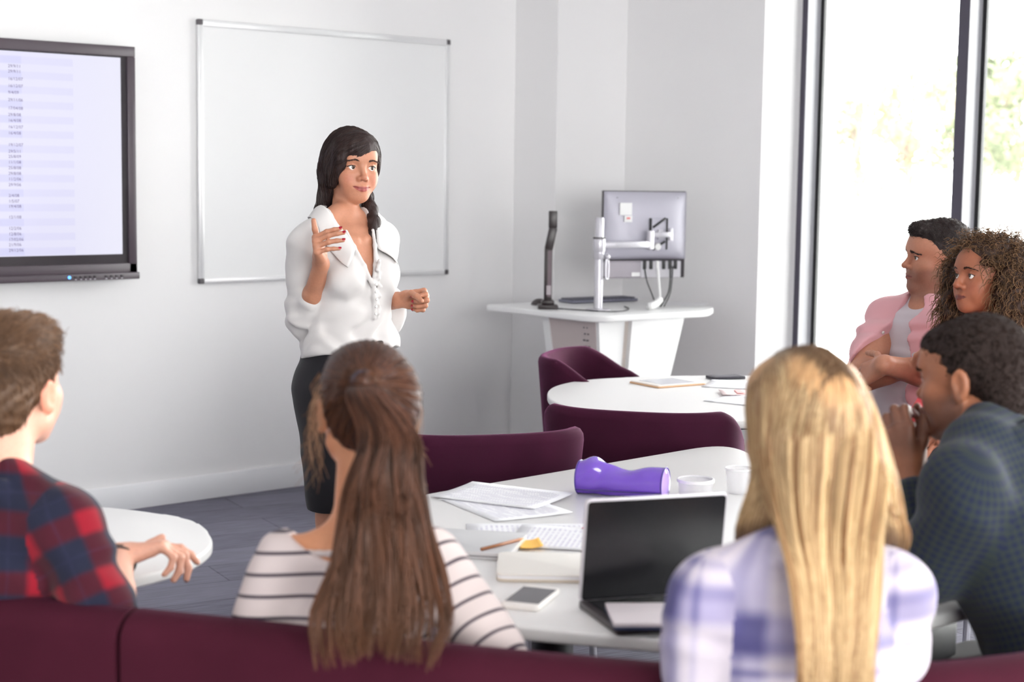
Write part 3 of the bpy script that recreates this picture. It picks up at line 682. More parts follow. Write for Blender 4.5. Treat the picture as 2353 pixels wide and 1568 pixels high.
# open laptop: base, keyboard, black screen
LA, LB = V(2.061, 2.147), V(2.317, 2.037); lx = (LB - LA) / np.linalg.norm(LB - LA)
lap = thing('laptop', 'open laptop with a black screen in front of the blonde hair', 'laptop', ((LA + LB)[0] / 2, (LA + LB)[1] / 2, ZT), math.atan2(lx[1], lx[0]))
wl_ = .145; m_lap_k = mat('laptop_black', (.012, .012, .014), .22); m_lap_s = mat('laptop_rim', s2l(205, 200, 206), .35, .2)
bm = bmesh.new(); prism_bm(bm, round_poly([(-wl_, -.205), (wl_, -.205), (wl_, 0), (-wl_, 0)], .012, 5), 0, .013, .003, 2); bmobj('laptop_base', bm, mat('laptop_base_dark', s2l(52, 46, 48), .4), lap)
box('keyboard_deck', (-wl_ + .015, -.12, .0125), (wl_ - .015, -.015, .0142), m_lap_k, lap)
bm = bmesh.new(); prism_bm(bm, round_poly([(-wl_, 0), (wl_, 0), (wl_, .203), (-wl_, .203)], .012, 5), 0, .007, .002, 2)
lid = bmobj('lid', bm, m_lap_s, lap); lid.location = (0, .0, .012); lid.rotation_euler = (math.radians(98), 0, 0); 
bm = bmesh.new(); prism_bm(bm, round_poly([(-wl_ + .005, .003), (wl_ - .004, .003), (wl_ - .004, .198), (-wl_ + .005, .198)], .008, 5), .0068, .0082); bmobj('screen', bm, m_lap_k, lid)
pad = thing('notepad', 'white notepad with a navy cover lying on the laptop keyboard', 'notepad', (2.078, 1.952, ZT + .0145), math.radians(-38))
m_navy = mat('navy_cover', s2l(48, 56, 84), .5)
box('cover', (-.096, -.07, 0), (.096, .07, .006), m_navy, pad, .002); box('pages', (-.095, -.068, .006), (.095, .069, .013), mat('notepad_paper', s2l(226, 218, 222), .7), pad, .001)
# pencil case: crumpled purple cylinder
def pencil_case():
    A, B = V(2.822, 2.945), V(2.926, 2.748); L = 0.225; n, k = 61, 48; r0 = .042
    t = thing('pencil_case', 'shiny purple pencil case lying on the large table', 'pencil case', (2.874, 2.848, ZT), math.atan2(B[1] - A[1], B[0] - A[0]))
    xs = np.linspace(-L / 2, L / 2, n); ph = np.linspace(0, 2 * math.pi, k, endpoint=False); X, PH = np.meshgrid(xs, ph, indexing='ij')
    u = (X + L / 2) / L; up = np.maximum(0, np.sin(PH))
    R = r0 * (1 + .40 * np.exp(-((u - .17) / .12) ** 2) * up - .34 * up * np.exp(-((u - .56) / .17) ** 2))
    R *= 1 + .035 * np.sin(9 * u + 3 * PH) * np.exp(-((u - .3) / .22) ** 2) + .03 * np.sin(5 * PH + 14 * u) * np.exp(-((u - .35) / .2) ** 2)
    fold = np.abs(((3.1 * u + PH * .8) % 1.0) - .5) * np.exp(-((u - .27) / .13) ** 2); R *= 1 - .26 * fold
    Y = R * np.cos(PH); Z = r0 * .93 + R * np.sin(PH); Z = np.maximum(Z, .001)
    vid = np.arange(n * k).reshape(n, k); q = np.stack([vid[:-1], np.roll(vid, -1, 1)[:-1], np.roll(vid, -1, 1)[1:], vid[1:]], -1).reshape(-1, 4)
    m1 = mat('purple_vinyl', s2l(112, 72, 190), .16, Coat_Weight=.6, Coat_Roughness=.08); m2 = mat('lilac_vinyl', s2l(176, 146, 226), .16, Coat_Weight=.6)
    addmesh('body', npmesh('body', np.stack([X, Y, Z], -1).reshape(-1, 3), q), m1, t)
    for end, s, m in ((0, -1, m1), (n - 1, 1, m2)):
        ring = np.stack([X[end], Y[end], Z[end]], -1); c = ring.mean(0) + V(s * .008, 0, 0); mid = ring * .55 + c * .45 + V(s * .004, 0, 0)
        v = np.vstack([ring, mid, c[None]]); i0 = np.arange(k); i1 = np.roll(i0, -1)
        f4 = np.stack([i0, i1, i1 + k, i0 + k], -1); f3 = np.stack([i0 + k, i1 + k, np.full(k, 2 * k)], -1)
        addmesh('end_disc', npmesh('end', v, [f4, f3]), m, t)
        v, f, _, _ = tubes(np.vstack([ring, ring[:1]])[None] + V(s * .0005, 0, 0), .0022, 6); addmesh('piping', npmesh('piping', v, f), mat('dark_piping', s2l(74, 52, 140), .3), t)
    v, f, _, _ = tubes(np.array([[V(x, -.0405, .018 + .004 * math.sin(9 * x)) for x in xs]]), .002, 6); addmesh('zip', npmesh('zip', v, f), mat('zip_dark', s2l(66, 46, 120), .4), t)
pencil_case()
def clear_plastic():
    g = NG('clear_plastic'); tr = g.n('ShaderNodeBsdfTransparent'); tr.inputs[0].default_value = (.97, .97, .97, 1)
    mx_ = g.n('ShaderNodeMixShader'); mx_.inputs[0].default_value = .35; g.color((.85, .84, .86)); g.set(Roughness=.1)
    g.l(tr.outputs[0], mx_.inputs[1]); g.l(g.b.outputs[0], mx_.inputs[2]); g.l(mx_.outputs[0], g.out.inputs[0]); return g.m
m_clear = clear_plastic()
tubn = thing('plastic_tub', 'round clear plastic tub with a white rim right of the purple pencil case', 'tub', (3.025, 2.735, ZT))
lathe('tub_wall', [(0, .001), (.040, .001), (.043, .004), (.046, .042), (.044, .042), (.041, .006), (0, .004)], m_clear, tubn, n=36)
lathe('rim', [(.0445, .036), (.048, .037), (.048, .044), (.0445, .045), (.0445, .036)], mat('tub_white', (.84, .83, .84), .3), tubn, n=36)
lathe('base_ring', [(.0385, .0005), (.044, .0005), (.044, .006), (.0385, .006), (.0385, .0005)], m_cream, tubn, n=36)
cup = thing('plastic_cup', 'clear plastic cup half hidden by the blonde hair', 'cup', (3.14, 2.69, ZT))
lathe('cup_wall', [(0, .001), (.028, .001), (.036, .065), (.034, .065), (.027, .004), (0, .003)], m_clear, cup, n=30)
lathe('rim', [(.0345, .063), (.0375, .063), (.0375, .067), (.0345, .067), (.0345, .063)], mat('tub_white', (.84, .83, .84), .3), cup, n=30)
# ------------------------------------------------------------------ implicit-surface modelling for bodies, clothes and hair
class Fr:
    """a frame: origin and axes (x = the person's left, y = back, z = up)"""
    def __init__(s, o, yaw=0, pitch=0, roll=0, R=None):
        s.o = np.array(o, float)
        if R is None:
            a, b, c = map(math.radians, (yaw, pitch, roll))
            Rz = np.array([[math.cos(a), -math.sin(a), 0], [math.sin(a), math.cos(a), 0], [0, 0, 1]])
            Rx = np.array([[1, 0, 0], [0, math.cos(b), -math.sin(b)], [0, math.sin(b), math.cos(b)]])
            Ry = np.array([[math.cos(c), 0, math.sin(c)], [0, 1, 0], [-math.sin(c), 0, math.cos(c)]])
            R = Rz @ Rx @ Ry
        s.R = R
    def p(s, *a): return s.o + s.R @ V(*(a[0] if len(a) == 1 else a))
    def v(s, *a): return s.R @ V(*(a[0] if len(a) == 1 else a))
    def loc(s, P): return (P - s.o) @ s.R
WF = Fr((0, 0, 0))
class Sdf:
    def __init__(s): s.ops = []
    def add(s, fn, lo, hi, k=.01, op='u'): s.ops.append((fn, np.array(lo), np.array(hi), k, op)); return s
    def rc(s, a, b, ra, rb=None, k=.012, op='u', fr=WF):
        """tapered capsule"""
        rb = ra if rb is None else rb; a, b = fr.p(a), fr.p(b); ba = b - a; l2 = max(ba.dot(ba), 1e-9)
        def fn(P):
            pa = P - a; h = np.clip(pa @ ba / l2, 0, 1)
            return np.sqrt(((pa - h[:, None] * ba) ** 2).sum(1)) - (ra + (rb - ra) * h)
        m = max(ra, rb); return s.add(fn, np.minimum(a, b) - m, np.maximum(a, b) + m, k, op)
    def chain(s, pts, rs, k=.012, op='u', fr=WF):
        for i in range(len(pts) - 1): s.rc(pts[i], pts[i + 1], rs[i], rs[i + 1], k if i == 0 else min(k, .02), op, fr)
        return s
    def el(s, c, r, k=.012, op='u', fr=WF, rot=(0, 0, 0)):
        f2 = Fr(fr.p(c), R=fr.R @ Fr((0, 0, 0), *rot).R); r = V(*r) if hasattr(r, '__len__') else V(r, r, r)
        def fn(P):
            q = (P - f2.o) @ f2.R; k0 = np.sqrt(((q / r) ** 2).sum(1)) + 1e-9; k1 = np.sqrt(((q / r ** 2) ** 2).sum(1)) + 1e-9
            return k0 * (k0 - 1) / k1
        e = np.sqrt(((f2.R * r) ** 2).sum(1)); return s.add(fn, f2.o - e, f2.o + e, k, op)
    def bx(s, c, h, rd=.005, k=.012, op='u', fr=WF, rot=(0, 0, 0)):
        f2 = Fr(fr.p(c), R=fr.R @ Fr((0, 0, 0), *rot).R); h = V(*h) - rd
        def fn(P):
            q = np.abs((P - f2.o) @ f2.R) - h
            return np.sqrt((np.maximum(q, 0) ** 2).sum(1)) + np.minimum(q.max(1), 0) - rd
        e = (np.abs(f2.R) * (h + rd)).sum(1); return s.add(fn, f2.o - e, f2.o + e, k, op)
    def half(s, c, n, k=.004, fr=WF, lo=None, hi=None):
        """cut away everything on the n side of the plane through c (optionally inside a box)"""
        c = fr.p(c); n = fr.v(n); n = n / np.linalg.norm(n)
        return s.add(lambda P: -((P - c) @ n), V(-9, -9, -9) if lo is None else lo, V(9, 9, 9) if hi is None else hi, k, 'c')
    def disp(s, fn, lo=(-9, -9, -9), hi=(9, 9, 9)): return s.add(fn, lo, hi, 0, 'd')
    def ev(s, P, ops=None):
        d = np.full(len(P), .2)
        for fn, lo, hi, k, op in (s.ops if ops is None else ops):
            if op == 'u':
                e = fn(P)
                if k > 0: h = np.maximum(k - np.abs(d - e), 0) / k; d = np.minimum(d, e) - h * h * k * .25
                else: d = np.minimum(d, e)
            elif op == 'd': d = d + fn(P)
            else:
                e = -fn(P) if op == 's' else -fn(P)
                if k > 0: h = np.maximum(k - np.abs(d - e), 0) / k; d = np.maximum(d, e) + h * h * k * .25
                else: d = np.maximum(d, e)
        return d
    def bounds(s):
        lo = np.min([o[1] for o in s.ops if o[4] == 'u'], 0); hi = np.max([o[2] for o in s.ops if o[4] == 'u'], 0); return lo, hi
    def mesh(s, h, zsplit=None, hz=None):
        lo, hi = s.bounds(); lo = lo - 3 * h - .012; hi = hi + 3 * h + .012
        xs, ys = np.arange(lo[0], hi[0], h), np.arange(lo[1], hi[1], h)
        if zsplit is not None and zsplit > lo[2]: zs = np.concatenate([np.arange(lo[2], zsplit, hz), np.arange(zsplit, hi[2], h)])
        else: zs = np.arange(lo[2], hi[2], h)
        nx, ny, nz = len(xs), len(ys), len(zs); D = np.full((nx, ny, nz), .2, np.float32); B = 16; mg = 2.5 * max(h, hz or 0)
        lo_ = np.array([o[1] - o[3] - mg for o in s.ops]); hi_ = np.array([o[2] + o[3] + mg for o in s.ops])
        isu = np.array([o[4] == 'u' for o in s.ops])
        for i in range(0, nx, B):
            a0, a1 = xs[i], xs[min(i + B, nx) - 1]; mx_ = (lo_[:, 0] <= a1) & (hi_[:, 0] >= a0)
            for j in range(0, ny, B):
                b0, b1 = ys[j], ys[min(j + B, ny) - 1]; my = mx_ & (lo_[:, 1] <= b1) & (hi_[:, 1] >= b0)
                if not (my & isu).any(): continue
                for kk in range(0, nz, B):
                    c0, c1 = zs[kk], zs[min(kk + B, nz) - 1]; mz = my & (lo_[:, 2] <= c1) & (hi_[:, 2] >= c0)
                    if not (mz & isu).any(): continue
                    ops = [s.ops[q] for q in np.nonzero(mz)[0]]
                    c = V((a0 + a1) / 2, (b0 + b1) / 2, (c0 + c1) / 2)[None]; rad = .5 * math.sqrt((a1 - a0) ** 2 + (b1 - b0) ** 2 + (c1 - c0) ** 2)
                    G = np.stack(np.meshgrid(xs[i:i + B], ys[j:j + B], zs[kk:kk + B], indexing='ij'), -1); sh = G.shape[:3]
                    D[i:i + B, j:j + B, kk:kk + B] = s.ev(G.reshape(-1, 3), ops).reshape(sh)
        return surface_nets(D, xs, ys, zs)
    def hit(s, p, d, far=.25, n=60):
        """march from p along d to the surface"""
        p = np.array(p, float); d = np.array(d, float); d /= np.linalg.norm(d); t = 0.0
        for _ in range(n):
            e = float(s.ev((p + d * t)[None])[0]); t += e * .7
            if abs(e) < 2e-4 or t > far: break
        return p + d * t
    def proj(s, P, it=6):
        """pull points onto the surface"""
        P = np.array(P, float)
        for _ in range(it):
            d = s.ev(P); e = .0015
            g = np.stack([s.ev(P + V(*o)) - s.ev(P - V(*o)) for o in ((e, 0, 0), (0, e, 0), (0, 0, e))], -1) / (2 * e)
            g /= np.linalg.norm(g, axis=1, keepdims=True) + 1e-9; P = P - g * np.clip(d, -.02, .02)[:, None] * .8
        return P, g
def surface_nets(D, xs, ys, zs):
    S = (D < 0); nx, ny, nz = D.shape; cnt = np.zeros((nx - 1, ny - 1, nz - 1), np.uint8)
    for a in (0, 1):
        for b in (0, 1):
            for c in (0, 1): cnt += S[a:nx - 1 + a, b:ny - 1 + b, c:nz - 1 + c]
    I, J, K = np.nonzero((cnt > 0) & (cnt < 8)); n = len(I)
    idx = np.full(cnt.shape, -1, np.int32); idx[I, J, K] = np.arange(n)
    cor = [(a, b, c) for a in (0, 1) for b in (0, 1) for c in (0, 1)]
    val = {c: D[I + c[0], J + c[1], K + c[2]].astype(np.float64) for c in cor}
    pos = np.zeros((n, 3)); num = np.zeros(n)
    for c in cor:
        for ax in range(3):
            if c[ax] == 0:
                e = list(c); e[ax] = 1; e = tuple(e); va, vb = val[c], val[e]; cr = (va < 0) != (vb < 0)
                t = np.where(cr, va / np.where(cr, va - vb, 1), 0); p = np.tile(np.array(c, float), (n, 1)); p[:, ax] = t
                pos += p * cr[:, None]; num += cr
    pos /= num[:, None]
    def mp(A, I, f): return A[I] + (A[I + 1] - A[I]) * f
    v = np.stack([mp(xs, I, pos[:, 0]), mp(ys, J, pos[:, 1]), mp(zs, K, pos[:, 2])], -1)
    quads = []
    for ax in range(3):
        u, w = (ax + 1) % 3, (ax + 2) % 3
        sl0 = [slice(None)] * 3; sl1 = [slice(None)] * 3; sl0[ax] = slice(0, -1); sl1[ax] = slice(1, None)
        A, Bm = S[tuple(sl0)], S[tuple(sl1)]
        E = np.stack(np.nonzero(A != Bm), -1); ok = np.ones(len(E), bool)
        for q in (u, w): ok &= (E[:, q] > 0) & (E[:, q] < D.shape[q] - 1)
        E = E[ok]; flip = ~A[tuple(E.T)]
        def cell(du, dw): F = E.copy(); F[:, u] -= du; F[:, w] -= dw; return idx[F[:, 0], F[:, 1], F[:, 2]]
        q = np.stack([cell(1, 1), cell(0, 1), cell(0, 0), cell(1, 0)], -1); q[flip] = q[flip][:, ::-1]; quads.append(q)
    q = np.concatenate(quads); return v, q[(q >= 0).all(1)]
def relax(v, q, it=1, lam=.5):
    for _ in range(it):
        acc = np.zeros_like(v); n = np.zeros(len(v))
        for a, b in ((0, 1), (1, 2), (2, 3), (3, 0)):
            for s_, d_ in ((a, b), (b, a)):
                np.add.at(acc, q[:, s_], v[q[:, d_]]); np.add.at(n, q[:, s_], 1)
        v = v + lam * (acc / np.maximum(n, 1)[:, None] - v)
    return v
def wrink(scale, amp, dirs, seed=0):
    """soft cloth folds: warped sine ridges"""
    r = np.random.default_rng(seed); D = [np.array(d, float) / np.linalg.norm(d) for d in dirs]; ph = r.uniform(0, 6.28, (len(D), 3))
    def fn(P):
        o = np.zeros(len(P))
        for d, p in zip(D, ph):
            u = np.cross(d, V(.3, .5, .81)); w = np.sin(P @ u * scale * .45 + p[0]) * 1.6 + np.sin(P[:, 2] * scale * .6 + p[1])
            o += np.sin(P @ d * scale + w + p[2])
        return o * amp / len(D)
    return fn

# ------------------------------------------------------------------ skin, hair, cloth materials
def skin_mat(name, rough=.48, sss=.12):
    g = NG(name); a = g.n('ShaderNodeAttribute', attribute_name='skin'); nz = g.noise(g.coord(), 160, 2.0)
    mm = g.n('ShaderNodeMix', data_type='RGBA', blend_type='MULTIPLY'); mm.inputs[0].default_value = .18; g.l(a.outputs['Color'], mm.inputs[6]); g.l(nz, mm.inputs[7])
    g.l(mm.outputs[2], g.b.inputs['Base Color']); g.set(Roughness=rough, Subsurface_Weight=sss, Subsurface_Radius=(.012, .005, .003), Subsurface_Scale=.6)
    g.b.inputs['Specular IOR Level'].default_value = .35; g.bump(g.noise(g.coord(), 420, 2.0), .08, .001); return g.m
m_skin = skin_mat('skin')
def hair_mat(name, c0, c1, root=None, tip=None, rough=.38, spec=.4):
    g = NG(name); a = g.n('ShaderNodeAttribute', attribute_name='rnd'); b = g.n('ShaderNodeAttribute', attribute_name='len')
    c = g.mix(a.outputs['Fac'], c0, c1)
    if root: 
        f = g.math('SUBTRACT', 1.0, g.math('MULTIPLY', b.outputs['Fac'], 4.0), clamp=True); c = g.mix(g.math('MULTIPLY', f, .85), c, root)
    if tip: c = g.mix(g.math('MULTIPLY', g.math('POWER', b.outputs['Fac'], 2.0), .6), c, tip)
    g.color(c); g.set(Roughness=rough); g.b.inputs['Specular IOR Level'].default_value = spec
    tl = g.n('ShaderNodeBsdfTranslucent'); g.l(c, tl.inputs[0]); mx_ = g.n('ShaderNodeMixShader'); mx_.inputs[0].default_value = .28; g.l(g.b.outputs[0], mx_.inputs[1]); g.l(tl.outputs[0], mx_.inputs[2]); g.l(mx_.outputs[0], g.out.inputs[0]); return g.m
def cap_mat(name, c0, c1, scale=140, stretch=(1, 1, .12), rough=.5, bump=.6):
    g = NG(name); nz = g.noise(g.coord(), scale, 3.0, .6, stretch); g.color(g.mix(nz, c0, c1)); g.set(Roughness=rough); g.b.inputs['Specular IOR Level'].default_value = .3
    g.bump(nz, bump, .006); return g.m
def cloth(name, col, rough=.8, sheen=.15, trans=0.0, scale=900, bump=.12):
    g = NG(name); g.color(col); g.set(Roughness=rough, Sheen_Weight=sheen); g.bump(g.noise(g.coord(), scale, 2.0), bump, .001)
    g.b.inputs['Specular IOR Level'].default_value = .2; return g.m
def uv_cloth(name, fn, rough=.85, bump=.12):
    """fn(g, u, v) -> colour socket; u, v in metres over the cloth"""
    g = NG(name); uv = g.n('ShaderNodeUVMap'); uv.uv_map = 'cloth'; sp = g.n('ShaderNodeSeparateXYZ'); g.l(uv.outputs[0], sp.inputs[0])
    g.color(fn(g, sp.outputs[0], sp.outputs[1])); g.set(Roughness=rough, Sheen_Weight=.1); g.b.inputs['Specular IOR Level'].default_value = .2
    g.bump(g.noise(g.coord(), 900, 2.0), bump, .001); return g.m
def cloth_uv(me, v, q, bones):
    """bones: (a, b, radius, zero direction, uscale) ; per-face nearest bone, cylindrical coordinates"""
    c = v[q].mean(1); best = np.full(len(c), 9.0); bid = np.zeros(len(c), int)
    for i, (a, b, r, zd, us) in enumerate(bones):
        ba = b - a; h = np.clip((c - a) @ ba / ba.dot(ba), 0, 1); d = np.linalg.norm(c - a - h[:, None] * ba, axis=1) - r
        m = d < best; best[m] = d[m]; bid[m] = i
    UV = np.zeros((len(q), 4, 2), np.float32)
    for i, (a, b, r, zd, us) in enumerate(bones):
        m = bid == i
        if not m.any(): continue
        ax = (b - a) / np.linalg.norm(b - a); z0 = zd - ax * zd.dot(ax); z0 /= np.linalg.norm(z0); y0 = np.cross(ax, z0)
        P = v[q[m]] - a; vv = P @ ax; an = np.arctan2(P @ y0, P @ z0); cc = c[m] - a; ac = np.arctan2(cc @ y0, cc @ z0)
        an = ac[:, None] + (an - ac[:, None] + math.pi) % (2 * math.pi) - math.pi
        UV[m, :, 0] = an * us; UV[m, :, 1] = vv
    l = me.uv_layers.new(name='cloth'); l.data.foreach_set('uv', UV.reshape(-1))
m_eyew = None
def eye_obj(parent, c, gaze, r=.0122, iris=(.10, .05, .025), name='eye'):
    global m_eyew
    if m_eyew is None:
        g = NG('eye_surface'); a = g.n('ShaderNodeAttribute', attribute_name='eye'); g.l(a.outputs['Color'], g.b.inputs['Base Color']); g.set(Roughness=.12); m_eyew = g.m
    nu, nv = 40, 30; th = np.concatenate([np.linspace(0, .75, 20), np.linspace(.85, math.pi, 10)]); ph = np.arange(nu) * 2 * math.pi / nu
    g_ = np.array(gaze, float); g_ /= np.linalg.norm(g_); u = np.cross(g_, V(0, 0, 1)); u /= np.linalg.norm(u); w = np.cross(u, g_)
    T, P = np.meshgrid(th, ph, indexing='ij')
    bul = 1 + .05 * np.clip(1 - T / .5, 0, 1)
    v = c + r * bul[..., None] * (np.cos(T)[..., None] * g_ + np.sin(T)[..., None] * (np.cos(P)[..., None] * u + np.sin(P)[..., None] * w))
    vid = np.arange(nv * nu).reshape(nv, nu); q = np.stack([vid[:-1], vid[1:], np.roll(vid, -1, 1)[1:], np.roll(vid, -1, 1)[:-1]], -1).reshape(-1, 4)
    me = npmesh(name, v.reshape(-1, 3), q); t = T.ravel()[:, None]
    col = np.where(t < .19, V(.004, .004, .005), np.where(t < .46, np.array(iris), np.where(t < .53, np.array(iris) * .3, V(.74, .71, .69))))
    vattr(me, 'eye', col); return addmesh(name, me, m_eyew, parent)

# ------------------------------------------------------------------ anatomy
def head_ops(S, F, fem=True, s=1.0, nose=1.0, lips=1.0, smile=0.0, beard=False, jaw=1.0, ears=True, chin=0.0, eyeh=.0052):
    """F: origin on the eye line between the ears; the face looks along -y"""
    f = Fr(F.o, R=F.R * s)          # scaled axes carry the size
    def e(c, r, **k): S.el(c, V(*(r if hasattr(r, '__len__') else (r, r, r))) * s, fr=Fr(F.o, R=F.R), **k) if False else S.el(V(*c) * s, V(*(r if hasattr(r, '__len__') else (r, r, r))) * s, fr=F, **k)
    def r(a, b, ra, rb=None, **k): S.rc(V(*a) * s, V(*b) * s, ra * s, (ra if rb is None else rb) * s, fr=F, **k)
    jw = (.94 if fem else 1.05) * jaw
    e((0, .014, .034), (.0735, .093, .079), k=.0)
    e((0, -.028, .012), (.063, .060, .078), k=.03)
    e((0, -.034, -.048 + chin * .5), (.051 * jw, .052, .050), k=.03)
    for x in (-1, 1):
        r((x * .050 * jw, .004, -.058 + chin * .6), (x * .016, -.062, -.094 + chin), .0165 if fem else .019, .0165, k=.03)
        e((x * .040, -.056, -.026), (.022, .024, .020), k=.022)                      # cheekbone
        e((x * .034, -.058, -.050), (.020, .022, .022), k=.02)                      # cheek
        if smile: e((x * .037, -.063, -.042), (.015, .016, .014), k=.014)
    e((0, -.069, -.098 + chin), (.017 if fem else .021, .016, .015), k=.02)                # chin
    e((0, -.071, -.060), (.027, .021, .024), k=.016)                                 # muzzle
    r((-.034, -.078, .019), (.034, -.078, .019), .0105 if fem else .0135, k=.018)    # brow ridge
    e((0, -.066, .045), (.046, .026, .034), k=.03)                                  # forehead
    for x in (-1, 1): e((x * .0325, -.0965, .001), (.018, .0165, .0125), k=.014, op='s')   # sockets
    nl = nose
    r((0, -.082, .010), (0, -.1045 * (1 + .02 * (nl - 1)), -.028), .0072, .0085 * nl, k=.010)
    e((0, -.1045, -.0305), (.0095 * nl, .0098 * nl, .0088), k=.008)
    for x in (-1, 1):
        e((x * .0125 * nl, -.0915, -.0345), (.0078 * nl, .0105, .0075), k=.006)
        e((x * .0062, -.0985, -.0405), (.0034, .0045, .003), k=.003, op='s')
    cz = .004 * smile
    for x in (-1, 1):                                                                # lips
        r((0, -.0925, -.0585), (x * .012, -.0895, -.0580), .0042 * lips, .0040 * lips, k=.004); r((x * .012, -.0895, -.0580), (x * (.0235 + .003 * smile), -.0795, -.0632 + cz), .0040 * lips, .0022, k=.004)
        r((0, -.0915, -.0685), (x * .012, -.0880, -.0680), .0056 * lips, .0050 * lips, k=.004); r((x * .012, -.0880, -.0680), (x * (.0225 + .003 * smile), -.0795, -.0638 + cz), .0050 * lips, .0020, k=.004)
    for x in (-1, 1):
        r((0, -.1000, -.0628), (x * .012, -.0965, -.0628), .0011, k=.0025, op='s'); r((x * .012, -.0965, -.0628), (x * (.024 + .003 * smile), -.0835, -.0634 + cz), .0012, k=.0025, op='s')
    for x in (-1, 1):                                                                # lids round the eyeballs
        e((x * .0315, -.0715, .0005), (.0158, .0140, .0132), k=.005)
        e((x * .0318, -.0885, -.0004), (.0128, .016, eyeh), k=.0018, op='s')
        r((x * .020, -.083, .0035), (x * .034, -.0865, .0082), .0022, .0020, k=.003); r((x * .034, -.0865, .0082), (x * .0455, -.0765, .0028), .0020, .0015, k=.003)
    if ears:
        for x in (-1, 1):
            er = (x * 18, 0, x * 8)
            e((x * .0745, .012, -.012), (.0085, .0175, .030), k=.008, rot=er)
            e((x * .083, .0095, -.010), (.0055, .0105, .020), k=.004, op='s', rot=er)
            e((x * .0765, .003, -.018), (.005, .004, .006), k=.004)
            e((x * .0745, .004, -.036), (.006, .008, .008), k=.006)
def skin_cols(v, F, base, lip, s=1.0, blush=None, stubble=None, smile=0, extra=None):
    P = F.loc(v) / s; x, y, z = np.abs(P[:, 0]), P[:, 1], P[:, 2]; col = np.tile(np.array(base, float), (len(v), 1))
    near = (y < -.03) & (np.abs(z) < .2) & (x < .1)
    def blend(m, c): col[:] = col * (1 - m[:, None]) + np.array(c) * m[:, None]
    if blush is not None:
        m = np.exp(-((x - .042) / .022) ** 2 - ((z + .036) / .02) ** 2) * near * .5; blend(m, blush)
        m = np.exp(-(x / .014) ** 2 - ((z + .034) / .012) ** 2) * near * .35; blend(m, blush)
    if stubble is not None:
        m = np.clip((-.030 - z + .5 * np.maximum(0, x - .05)) / .02, 0, 1) * np.clip((z + .15) / .03, 0, 1) * (y < .015) * (x < .1) * .75; blend(m, stubble)
    w = .0262 + .003 * smile; zz = z - .06 * .0 - .0; cz = .004 * smile * np.clip(x / .024, 0, 1) ** 2
    up = .0052 * (1 - (x / w) ** 2) + .0008; lo = .0098 * (1 - (x / w) ** 2) + .0006
    dz = z - (-.0632 + cz); m = np.clip((w - x) / .003, 0, 1) * np.clip((up - dz + .0006) / .0014, 0, 1) * np.clip((lo + dz + .0006) / .0014, 0, 1) * (y < -.074) * near
    blend(m, lip)
    m = np.exp(-((dz) / .0011) ** 2) * np.clip((w - x) / .004, 0, 1) * (y < -.074) * near * .75; blend(m, np.array(lip) * .25)
    m = np.exp(-((x - .0062) / .003) ** 2 - ((z + .0405) / .0022) ** 2) * (y < -.085) * near * .8; blend(m, np.array(base) * .2)
    if extra is not None: extra(P, col)
    return col
def brows(S, F, parent, m, s=1.0, thick=1.0, z=.0205, arch=.004, rng=None):
    rng = rng or np.random.default_rng(3)
    for x in (-1, 1):
        n = 90; t = rng.uniform(0, 1, n); px = .012 + .036 * t; pz = z + arch * np.sin(np.pi * np.clip(t * .9 + .1, 0, 1)) - .003 * t ** 3 + rng.normal(0, .0013 * thick, n) * (1 - .6 * t)
        a = np.stack([x * px, np.full(n, -.088) + .014 * t ** 2, pz], -1) * s; P, g = S.proj(F.o + a @ F.R.T)
        d = np.stack([x * (.8 + .1 * t), .35 * t, .55 - .9 * t], -1); d /= np.linalg.norm(d, axis=1, keepdims=True); d = d @ F.R.T
        L = .0075 * s; paths = np.stack([P + g * .0003, P + d * L * .5 + g * .0014, P + d * L + g * .0006], 1)
        v, f, si, tt = tubes(paths, np.array([.0007, .0006, .0002]) * thick * s, 3); me = npmesh('eyebrow', v, f); vattr(me, 'rnd', rng.uniform(0, 1, n)[si]); vattr(me, 'len', tt); addmesh('eyebrow', me, m, parent)
def lashes(S, F, parent, m, s=1.0, r=.0011):
    for x in (-1, 1):
        pts = [F.p(V(x * a, b, c) * s) for a, b, c in ((.0195, -.0825, .0012), (.026, -.0865, .0048), (.033, -.0872, .0054), (.040, -.0835, .0040), (.0465, -.0775, .0008))]
        v, f, _, _ = tubes(spline(pts, 17)[None], np.linspace(.5, 1.2, 17) * r * s, 6, True); addmesh('eyelash', npmesh('eyelash', v, f), m, parent)
def limb(S, a, b, c, ra, rb, rc, k=.02, mus=0.0):
    S.rc(a, b, ra, rb, k=k); S.rc(b, c, rb, rc, k=.015)
    if mus: m = a + (b - a) * .45; S.el(m, (ra * 1.02, ra * 1.02, np.linalg.norm(b - a) * .3), k=.02) if False else None
    mid = b + (c - b) * .28; S.rc(b + (c - b) * .12, b + (c - b) * .45, rb * 1.06, (rb + rc) / 2 * 1.02, k=.02)
